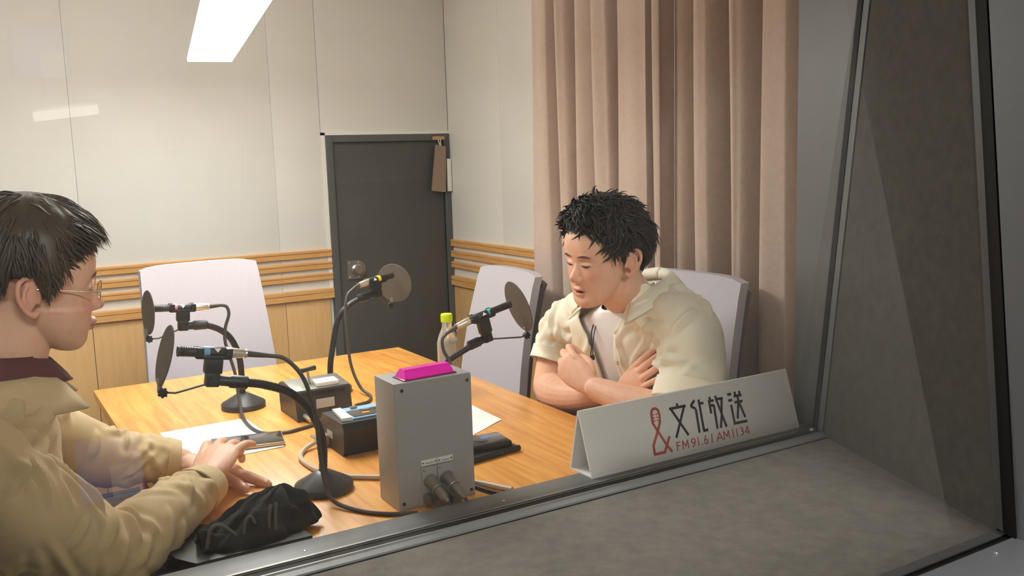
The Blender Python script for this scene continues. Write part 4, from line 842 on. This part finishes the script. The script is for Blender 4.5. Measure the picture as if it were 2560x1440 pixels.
def tubeV(pts, rad, n=36, sub=10, ref=(0, 0, 1), wr=None):
    P = interp(pts, sub); R_ = interp(np.array([(r, r) if np.isscalar(r) else r for r in rad], float), sub); K = len(P); V = []
    for i in range(K):
        t = nrm(P[min(i + 1, K - 1)] - P[max(i - 1, 0)]); a = nrm(np.cross(ref, t)); b_ = np.cross(t, a); s = i / (K - 1)
        for k in range(n):
            th = 2 * math.pi * k / n; f = 1 + (wr(s, th) if wr else 0); V.append(P[i] + (a * math.cos(th) * R_[i][0] + b_ * math.sin(th) * R_[i][1]) * f)
    return np.array(V), [(i * n + k, i * n + (k + 1) % n, (i + 1) * n + (k + 1) % n, (i + 1) * n + k) for i in range(K - 1) for k in range(n)]
def rfolds(C_, N_, idx, count, axis, amp, width, length, rs, diag=.6):
    d = np.zeros(len(C_)); axis = nrm(axis)
    for q in range(count):
        i = idx[rs.randint(len(idx))]; nn_ = N_[i]; t = np.cross(nn_, axis); t = nrm(t) + axis * diag * rs.normal() + rs.normal(size=3) * .25; t = nrm(t - nn_ * np.dot(t, nn_))
        L_ = length * (.5 + rs.rand()); w = width * (.7 + .7 * rs.rand()); R0 = C_[i]; rel = C_ - R0; s = np.clip(rel @ t, -L_ / 2, L_ / 2); bend = (rel @ t) ** 2 * rs.normal() * 2.5
        off = rel - s[:, None] * t; dist = np.sqrt((off ** 2).sum(1)); ok = (N_ @ nn_) > .1
        prof = np.exp(-(dist / w) ** 2) - .55 * np.exp(-((dist - 1.7 * w) / w) ** 2)
        d += ok * amp * (.5 + .8 * rs.rand()) * prof * np.cos(np.pi * s / L_ * .85)
    return d
def cloth(name, pieces, m_, par, folds=(), noise=(0, 0), solid=.0025, seed=1, rf=None):
    Vs = []; F = []; n = 0
    for V, f in pieces: Vs.append(V); F += [tuple(i + n for i in q) for q in f]; n += len(V)
    o = np_mesh(name, np.concatenate(Vs), F, m_, par); me = o.data; C_ = get_co(me); N_ = get_no(me)
    if folds: C_ = fold(C_, N_, folds)
    if rf:
        rs = np.random.RandomState(seed); d = np.zeros(len(C_)); s0 = 0
        for (V, f), r in zip(pieces, rf):
            idx = np.arange(s0, s0 + len(V)); s0 += len(V)
            if r:
                dd = rfolds(C_[idx], N_[idx], np.arange(len(idx)), *r[:5], rs, *r[5:6])
                if len(r) > 6: q = np.arange(len(idx)) / len(idx); dd *= np.clip((1 - q) / r[6] - .35, 0, 1)
                d[idx] += dd
        C_ = C_ + N_ * d[:, None]
    if noise[0]: C_ = C_ + N_ * (noise[0] * vnoise(C_, noise[1], seed))[:, None]
    set_co(me, C_)
    if solid: md = o.modifiers.new('s', 'SOLIDIFY'); md.thickness = solid; md.offset = -1
    return o
def strip(rows):      # rows of equal length point lists -> grid
    R_ = np.array(rows, float); nu, nv = R_.shape[:2]; return R_.reshape(-1, 3), gridF(nu, nv)
# ================================================================== man in the cream shirt (faces -X)
HR = head_frame(math.radians(184), math.radians(9), math.radians(-3)); OR = v3(1.300, 1.735, 1.000)
b = Body(); head_parts(b, 1.0, .9, .0022); b.xform(HR, OR)
nb = v3(1.395, 1.775, .985)
b.limb([nb + v3(.03, .01, -.05), nb, OR + HR @ v3(0, -.030, .035), OR + HR @ v3(0, -.030, .085)], [(.060, .050), (.060, .058), (.056, .060), (.055, .060)], 24, 6, ref=(1, 0, 0))
b.limb([(1.55, 1.82, .50), (1.52, 1.82, .65), (1.475, 1.82, .80), (1.435, 1.82, .90), (1.40, 1.80, .955)], [(.12, .07), (.12, .07), (.14, .07), (.14, .06), (.05, .05)], 24, 5, ref=(1, 0, 0))
# left arm (nearer the window), lies on top
b.limb([(1.43, 1.66, .945), (1.418, 1.585, .925), (1.388, 1.540, .83), (1.352, 1.528, .745)], [.06, .055, .050, .047], 20, 6)
b.limb([(1.352, 1.528, .745), (1.325, 1.585, .752), (1.292, 1.665, .768), (1.262, 1.742, .788)], [(.045, .045), (.049, .047), (.042, .039), (.030, .026)], 20, 6)
tl = hand(b, (1.258, 1.752, .790), (-.18, .80, .42), (-.92, -.30, .28), 1, [(.55, 1.5, .9), (.6, 1.5, .9), (.65, 1.5, .9), (.7, 1.4, .9)], .6, .98, (.5, .5), tdir=(.35, .75, .5))
# right arm, underneath
b.limb([(1.43, 2.01, .905), (1.415, 2.065, .87), (1.375, 2.082, .79), (1.340, 2.065, .715)], [.06, .055, .050, .047], 20, 6)
b.limb([(1.340, 2.065, .715), (1.318, 1.995, .712), (1.310, 1.90, .724), (1.332, 1.78, .755)], [(.046, .046), (.050, .048), (.044, .041), (.031, .027)], 20, 6)
tr = hand(b, (1.345, 1.760, .752), (.02, -.72, .58), (-.95, .1, .15), -1, [(.05, .1, .1), (.03, .08, .1), (.05, .1, .1), (.08, .12, .1)], .5, .98, tdir=(.2, -.55, .75))
manR, CR, LR = build_person(b, 'man in an open cream short sleeved shirt with folded arms, looking down', HR, OR, 'skin_r', .0022)
nails(tr[:], manR)
for s_ in (-1, 1):
    face_line('eyelash', LR, HR, OR, [(s_ * .0165, .1055), (s_ * .024, .1038), (s_ * .032, .1035), (s_ * .041, .1058)], [.0008, .0016, .0019, .0009], 'lash', manR, .0002)
    face_line('eyebrow', LR, HR, OR, [(s_ * .012, .1265), (s_ * .024, .1285), (s_ * .036, .1282), (s_ * .046, .125)], [.0016, .0030, .0026, .0010], 'brow', manR, -.0008, .35)
def thR(a, th):
    c_ = math.cos(a); w = math.sin(min(th, 1.57)); return .024 + .010 * max(0, c_) * w ** 2 + .008 * w * (1 - abs(c_)) - .006 * max(0, -c_) * w + .006 * math.sin(3 * a + 1) * w
def flR(a, th, u, rs):
    d = v3(math.sin(th) * math.sin(a), math.sin(th) * math.cos(a), math.cos(th)); down = v3(0, 0, -1.0)
    if math.cos(a) > .3:
        if u > .8 and math.sin(a) > -.3: return v3(-.5 + .5 * rs.normal(), .8, .3), .55
        return v3(-.75 + .45 * rs.normal(), .45 + .3 * rs.normal(), -.15 * u), .85
    if math.cos(a) < -.4: return down + v3(rs.normal() * .4, -.2, 0), .75
    if u > .8: return down + v3(0, .25 * rs.normal(), 0), .4
    return down * .8 + v3(0, .5 * rs.normal() - .2, .2), .9
hair(HR, OR, manR, 'hair_r', [.184, .180, .166, .132, .104, .142, .128, .098, .066, .056], thR, flR, 1100, .046, lambda a, th, u: (.7 if u < .75 else .3), .0040, 5, .0035)
LAT, FW = v3(0, -1, .09), v3(-1, 0, 0)
cloth('tee_shirt', [torso_grid([(1.56, 1.82, .45, .165, .10, .10, 0), (1.53, 1.82, .62, .17, .105, .10, 0), (1.475, 1.82, .80, .185, .105, .10, 0), (1.435, 1.82, .91, .185, .097, .09, 0), (1.415, 1.795, .965, .115, .085, .075, 0), (1.405, 1.785, .985, .078, .077, .07, 0), (1.400, 1.778, .994, .070, .072, .066, 0)], LAT, FW, False, 64, tilt=(.030, .93, .06))], 'tee', manR, [((1.36, 1.80, .93), (1.40, 1.83, .72), .006, .012), ((1.35, 1.77, .90), (1.39, 1.79, .70), -.005, .012)], (.002, 40), .002)
shb = [(1.57, 1.82, .45, .19, .115, .12, 10), (1.54, 1.82, .62, .195, .120, .12, 8), (1.48, 1.82, .79, .208, .120, .12, 7), (1.445, 1.82, .885, .215, .115, .11, 10), (1.425, 1.815, .94, .205, .106, .10, 20), (1.415, 1.80, .975, .17, .097, .09, 28), (1.408, 1.785, 1.002, .118, .088, .082, 40), (1.404, 1.777, 1.018, .086, .081, .076, 48)]
wrs = lambda s, th: .035 * math.sin(s * 9 + th * 2) + .03 * math.sin(s * 17 - th) * s
sl_l = tubeV([(1.445, 1.71, .945), (1.43, 1.645, .945), (1.418, 1.592, .915), (1.395, 1.552, .85), (1.365, 1.538, .78)], [(.075, .07), (.082, .08), (.080, .080), (.076, .074), (.074, .072)], 80, 18, wr=wrs)
sl_r = tubeV([(1.445, 1.93, .90), (1.43, 2.01, .90), (1.418, 2.062, .87), (1.395, 2.085, .825), (1.37, 2.082, .772)], [(.075, .07), (.080, .078), (.077, .076), (.072, .070), (.070, .068)], 80, 18, wr=lambda s, th: .03 * math.sin(s * 8 + th * 2 + 2) + .02 * math.sin(s * 15 - th) * s)
fd = [((1.345, 1.58, .93), (1.35, 1.62, .82), .007, .010), ((1.34, 1.61, .95), (1.345, 1.66, .80), -.006, .010), ((1.36, 1.53, .90), (1.33, 1.60, .80), .008, .012), ((1.38, 1.51, .87), (1.32, 1.55, .79), .007, .011), ((1.40, 1.50, .91), (1.34, 1.52, .83), -.007, .011), ((1.35, 1.69, .92), (1.36, 1.71, .76), .006, .010), ((1.37, 1.93, .93), (1.36, 1.96, .80), .006, .012), ((1.36, 2.0, .90), (1.34, 1.97, .81), .007, .011), ((1.40, 2.09, .90), (1.34, 2.10, .80), .006, .011), ((1.45, 1.55, 1.0), (1.42, 1.65, .97), .005, .014)]
shirt = cloth('shirt', [torso_grid(shb, LAT, FW, True, 150, 12), sl_l, sl_r], 'cream', manR, (), (.0025, 34), .003, 4, [(80, (0, .6, .5), .0075, .0085, .15, .6), (50, (-.2, -.1, -1), .009, .0085, .13, 1.2, .25), (44, (-.2, .1, -1), .0085, .0085, .11, 1.2, .25)])
def cuff(pc, n, rows):   # hem band at a sleeve end
    V = pc[0].reshape(-1, n, 3)[-rows:]; c_ = V.mean(1, keepdims=True); return ((V - c_) * 1.035 + c_).reshape(-1, 3), [(i * n + k, i * n + (k + 1) % n, (i + 1) * n + (k + 1) % n, (i + 1) * n + k) for i in range(rows - 1) for k in range(n)]
cloth('sleeve_hem', [cuff(sl_l, 80, 12)], 'cream', manR, (), (.0025, 34), .003, 4); cloth('sleeve_hem', [cuff(sl_r, 80, 12)], 'cream', manR, (), (.0025, 34), .003, 4)
# camp collar: two leaves folded outwards round the neck
def collar(side):
    rows = []; cn = v3(1.404, 1.777, 1.022)
    for i in range(22):
        t = i / 21; ang = math.radians(180 - t * 132); dr = LAT * side * math.sin(ang) + FW * math.cos(ang)
        inn = cn + dr * v3(.078, .082, .08).mean() + v3(0, 0, .012 - .050 * t ** 2.2); out = cn + dr * (.120 + .030 * t ** 2) + v3(0, 0, -.002 - .080 * t ** 2.6) + FW * .014 * t ** 3
        top = inn + v3(0, 0, .020 * (1 - t * .6)) + dr * .010
        rows.append([inn - v3(0, 0, .006), inn + v3(0, 0, .010 * (1 - .5 * t)), top, top * .62 + out * .38 + v3(0, 0, .006), top * .28 + out * .72 + v3(0, 0, .003), out])
    return strip(rows)
for sd in (-1, 1): cloth('collar', [collar(sd)], 'cream', manR, (), (.001, 50), .003)
for z, y in ((.838, 1.748), (.765, 1.752)):
    x = 1.332 + (.835 - z) * .10; MB().lathe([(.0055, 0), (.0058, .001), (.005, .0022), (0, .0018)], T=axis_T((x, y, z), (x - 1, y, z + .15)), n=16).build('shirt_button', 'btnc', manR)
cordp = [(1.345, 1.855, .930), (1.332, 1.853, .90), (1.328, 1.850, .86), (1.322, 1.846, .83), (1.322, 1.835, .80), (1.330, 1.82, .775)]
MB().tube(catmull(cordp, 8), .0016, 6).build('earphone_cord', 'black', manR, 'thin black earphone cord')
MB().tube(catmull([(1.342, 1.845, .925), (1.330, 1.842, .89), (1.326, 1.842, .855), (1.324, 1.838, .84)], 8), .0013, 6).build('earphone_cord', 'black', manR, 'thin black earphone cord')
MB().lathe([(0, -.008), (.004, -.006), (.0055, 0), (.0035, .006), (0, .008)], (1.322, 1.836, .838), n=12).build('earbud', 'black', manR)
def legs(hip, knee, foot, lat, par, m_='trouser'):
    for s_ in (-1, 1):
        o_ = nrm(lat) * s_ * .095
        V, F = tubeV([np.array(hip) + o_, (np.array(hip) + np.array(knee)) / 2 + o_ * 1.1 + v3(0, 0, .01), np.array(knee) + o_ * 1.2, (np.array(knee) + np.array(foot)) / 2 + o_ * 1.2, np.array(foot) + o_ * 1.2 + v3(0, 0, .07)], [.095, .088, .07, .062, .055], 24, 6, ref=nrm(lat))
        cloth('trouser_leg', [(V, F)], m_, par, (), (.003, 30), 0)
        d = nrm((np.array(knee) - np.array(hip)) * v3(1, 1, 0)); f0 = np.array(foot) + o_ * 1.2; bb = Body(); bb.limb([f0 - d * .04 + v3(0, 0, .042), f0 + d * .05 + v3(0, 0, .045), f0 + d * .15 + v3(0, 0, .033)], [(.038, .036), (.045, .040), (.036, .026)], 18, 5, ref=(0, 0, 1)); np_mesh('shoe', np.concatenate(bb.V), bb.F, 'shoe', par)
legs((1.55, 1.82, .545), (1.17, 1.82, .54), (1.20, 1.82, .0), (0, 1, 0), manR)
# ================================================================== man in the khaki jacket (faces +X)
HL = head_frame(math.radians(2), math.radians(8), math.radians(5)); OL = v3(.072, 1.648, 1.060)
b = Body(); head_parts(b, 1.06, .95, .0, .003, .009); b.xform(HL, OL)
nb = v3(.015, 1.650, .985)
b.limb([nb + v3(-.02, 0, -.06), nb, OL + HL @ v3(0, -.028, .035), OL + HL @ v3(0, -.030, .085)], [(.09, .08), (.066, .068), (.060, .064), (.058, .062)], 24, 6, ref=(1, 0, 0))
b.limb([(-.10, 1.66, .50), (-.06, 1.66, .66), (-.035, 1.655, .82), (-.015, 1.65, .92), (.01, 1.65, .985)], [(.14, .09), (.14, .09), (.16, .095), (.15, .08), (.07, .06)], 24, 5, ref=(1, 0, 0))
b.limb([(-.04, 1.50, .93), (-.025, 1.455, .915), (.06, 1.485, .82), (.150, 1.520, .742)], [.06, .055, .050, .045], 20, 6)
b.limb([(.150, 1.520, .742), (.26, 1.635, .742), (.350, 1.742, .745)], [(.044, .044), (.042, .040), (.029, .025)], 20, 6)
trl = hand(b, (.348, 1.742, .752), (.50, .82, .26), (-.30, -.40, .86), -1, [(.22, 1.15, .6), (.25, 1.05, .6), (.30, .75, .5), (.20, .22, .2)], 1.8, 1.06, tdir=(-.15, .9, -.35), tcurl=(.2, .2), fat=1.1)
b.limb([(-.02, 1.80, .93), (.0, 1.845, .915), (.085, 1.905, .85), (.185, 1.945, .775)], [.06, .055, .050, .045], 20, 6)
b.limb([(.185, 1.945, .775), (.27, 1.955, .752), (.345, 1.945, .736)], [(.044, .044), (.042, .040), (.029, .025)], 20, 6)
tll = hand(b, (.350, 1.938, .734), (.64, -.76, -.09), (.05, .06, 1), 1, [(.04, .10, .1), (.05, .10, .1), (.5, 1.2, .7), (.55, 1.2, .7)], 1, 1.02, tdir=(.62, -.78, -.3), tcurl=(.1, .1), fat=1.22, fans=[.22, -.10, -.15, -.2])
manL, CL, LL = build_person(b, 'man in a khaki jacket and thin glasses with crossed hands on the table', HL, OL, 'skin_l', .0)
nails(tll[:2], manL)
for s_ in (-1, 1):
    face_line('eyelash', LL, HL, OL, [(s_ * .0165, .1065), (s_ * .024, .1050), (s_ * .032, .1045), (s_ * .041, .1065)], [.0006, .0012, .0015, .0008], 'lash', manL, .0003)
    face_line('eyebrow', LL, HL, OL, [(s_ * .013, .1275), (s_ * .024, .1315), (s_ * .036, .1315), (s_ * .048, .127)], [.0014, .0032, .003, .001], 'brow', manL, -.0006, .35)
def thL(a, th):
    c_ = math.cos(a); w = math.sin(min(th, 1.57)); return .022 + .011 * max(0, c_) * w ** 2 + .005 * (1 - abs(c_)) * w - .004 * max(0, -c_) * w
def flL(a, th, u, rs):
    if math.cos(a) > .1 and abs(math.sin(a)) < .85: return v3(.25 * math.sin(a) + .10 * rs.normal(), 1.0, -.10 - .12 * u), (.42 if u > .7 else .9)
    if math.cos(a) < -.3: return v3(.15 * rs.normal(), -.1, -1), (.5 if u > .75 else .9)
    return v3(0, .25 + .15 * rs.normal(), -.9), (.26 if u > .8 else .55)
hair(HL, OL, manL, 'hair_l', [.180, .178, .170, .146, .086, .138, .124, .092, .056, .046], thL, flL, 2200, .062, lambda a, th, u: (.13 if u < .8 else .15), .0030, 11, .0012)
# spectacles
gp = lambda x, y, z: OL + HL @ v3(x, y, z)
for s_ in (-1, 1):
    rim = [gp(s_ * .033 + .021 * math.cos(a), .098 - .004 * abs(math.cos(a)) - .05 * (abs(s_ * .033 + .021 * math.cos(a)) - .033) ** 1 * .6, .105 + .0155 * math.sin(a)) for a in [2 * math.pi * k / 28 for k in range(29)]]
    MB().tube(rim, .0008, 6).build('glasses_rim', 'wire', manL, 'thin gold spectacle rim')
    MB().add([tuple(p) for p in rim[:28]], [tuple(range(28))]).build('glasses_lens', 'lens', manL)
    MB().tube(catmull([gp(s_ * .055, .094, .108), gp(s_ * .070, .085, .109), gp(s_ * .0765, .04, .110), gp(s_ * .0785, .005, .112), gp(s_ * .077, -.012, .104)], 8), .0009, 6).build('glasses_temple', 'wire', manL, 'thin gold spectacle arm')
MB().tube([gp(-.012, .0985, .108), gp(0, .1005, .110), gp(.012, .0985, .108)], .0008, 6).build('glasses_bridge', 'wire', manL)
LATL, FWL = v3(0, -1, 0), v3(1, 0, 0)
cloth('under_shirt', [torso_grid([(-.10, 1.66, .45, .165, .10, .10, 0), (-.06, 1.66, .66, .17, .105, .10, 0), (-.035, 1.655, .82, .185, .11, .10, 0), (-.015, 1.65, .92, .17, .098, .09, 0), (.0, 1.65, .995, .10, .086, .076, 0), (.008, 1.65, 1.03, .078, .079, .07, 0), (.012, 1.65, 1.055, .073, .076, .068, 0)], LATL, FWL, False, 64)], 'wine', manL, (), (.002, 40), .002)
def collarL(side, r0, r1, drop, sweep, lift, cn=v3(.008, 1.65, 1.045)):
    rows = []
    for i in range(20):
        t = i / 19; ang = math.radians(180 - t * sweep); dr = LATL * side * math.sin(ang) + FWL * math.cos(ang)
        inn = cn + dr * r0 + v3(0, 0, lift * (1 - .9 * t ** 2) - .012 * t); out = cn + dr * (r1 + .012 * t * t) + v3(0, 0, -drop * (.55 + .6 * t ** 1.5)) + FWL * .016 * t ** 3
        top = inn + dr * .008 + v3(0, 0, .012); rows.append([inn - v3(0, 0, .02), inn + v3(0, 0, .006), top, top * .6 + out * .4 + v3(0, 0, .006), top * .25 + out * .75 + v3(0, 0, .003), out])
    return strip(rows)
for sd in (-1, 1):
    cloth('shirt_collar', [collarL(sd, .076, .098, .035, 165, .018)], 'wine', manL, (), (.001, 50), .0025)
    cloth('jacket_collar', [collarL(sd, .100, .135, .050, 150, .004, v3(.002, 1.65, 1.022))], 'khaki', manL, (), (.0015, 40), .004)
jb = [(-.11, 1.66, .45, .20, .125, .125, 6), (-.07, 1.66, .62, .21, .130, .13, 4), (-.045, 1.655, .78, .225, .132, .13, 4), (-.025, 1.65, .87, .232, .122, .12, 6), (-.012, 1.65, .92, .215, .113, .11, 9), (-.006, 1.65, .965, .175, .104, .10, 16), (.0, 1.65, 1.0, .130, .098, .092, 26), (.002, 1.65, 1.022, .104, .096, .09, 34)]
w1 = lambda s, th: .05 * math.sin(s * 16 + th * 2 + 1) * s + .04 * math.sin(s * 27 - th * 1.5) * (1 - abs(2 * s - 1)) + .03 * math.sin(3 * th + s * 8)
jr = tubeV([(-.04, 1.55, .905), (-.03, 1.475, .915), (-.005, 1.455, .89), (.06, 1.48, .82), (.140, 1.515, .745), (.22, 1.59, .740), (.300, 1.685, .745), (.346, 1.738, .747)], [(.085, .08), (.098, .092), (.094, .090), (.082, .080), (.074, .070), (.063, .058), (.056, .050), (.048, .040)], 120, 22)
jl = tubeV([(-.02, 1.75, .915), (-.005, 1.825, .925), (.025, 1.855, .905), (.095, 1.905, .84), (.185, 1.942, .778), (.25, 1.952, .758), (.305, 1.950, .746), (.340, 1.945, .739)], [(.085, .08), (.095, .09), (.090, .088), (.078, .076), (.068, .064), (.060, .054), (.052, .044), (.046, .036)], 110, 20)
fl_ = [((.02, 1.40, .96), (.16, 1.47, .82), .010, .014), ((.05, 1.39, .90), (.19, 1.46, .76), .010, .014), ((.0, 1.38, .88), (.15, 1.44, .74), -.010, .014), ((.13, 1.46, .86), (.24, 1.50, .76), .009, .012), ((.17, 1.50, .82), (.28, 1.60, .80), -.010, .012), ((.22, 1.51, .79), (.31, 1.66, .80), .010, .011), ((.26, 1.54, .74), (.35, 1.68, .78), .009, .010), ((.15, 1.47, .70), (.27, 1.54, .70), .008, .012),
       ((.05, 1.80, .95), (.13, 1.86, .86), .010, .012), ((.09, 1.85, .90), (.19, 1.89, .83), .010, .012), ((.13, 1.86, .86), (.22, 1.89, .76), -.009, .011), ((.20, 1.90, .84), (.24, 1.87, .74), .009, .010), ((.25, 1.90, .82), (.28, 1.88, .73), -.009, .010), ((.29, 1.89, .80), (.31, 1.87, .73), .008, .009), ((.10, 1.56, .93), (.09, 1.58, .75), .008, .012), ((.11, 1.70, .93), (.09, 1.74, .75), .008, .014)]
cloth('jacket', [torso_grid(jb, LATL, FWL, True, 140, 11), jr, jl], 'khaki', manL, (), (.003, 30), .003, 8, [(60, (0, 0, 1), .009, .009, .14, .9), (120, (.75, .5, -.2), .0075, .0078, .13, .8, .16), (70, (.8, .3, -.3), .0065, .0085, .11, .7, .2)])
cloth('jacket_cuff', [cuff(jr, 120, 18)], 'khaki', manL, (), (.003, 30), .003, 8); cloth('jacket_cuff', [cuff(jl, 110, 16)], 'khaki', manL, (), (.003, 30), .003, 8)
MB().lathe([(.006, 0), (.0062, .001), (.005, .002), (0, .002)], T=axis_T((.105, 1.632, .845), (1.1, 1.632, .9)), n=14).build('jacket_button', 'btnc', manL)
legs((-.10, 1.66, .545), (.30, 1.66, .54), (.26, 1.66, .0), (0, 1, 0), manL)
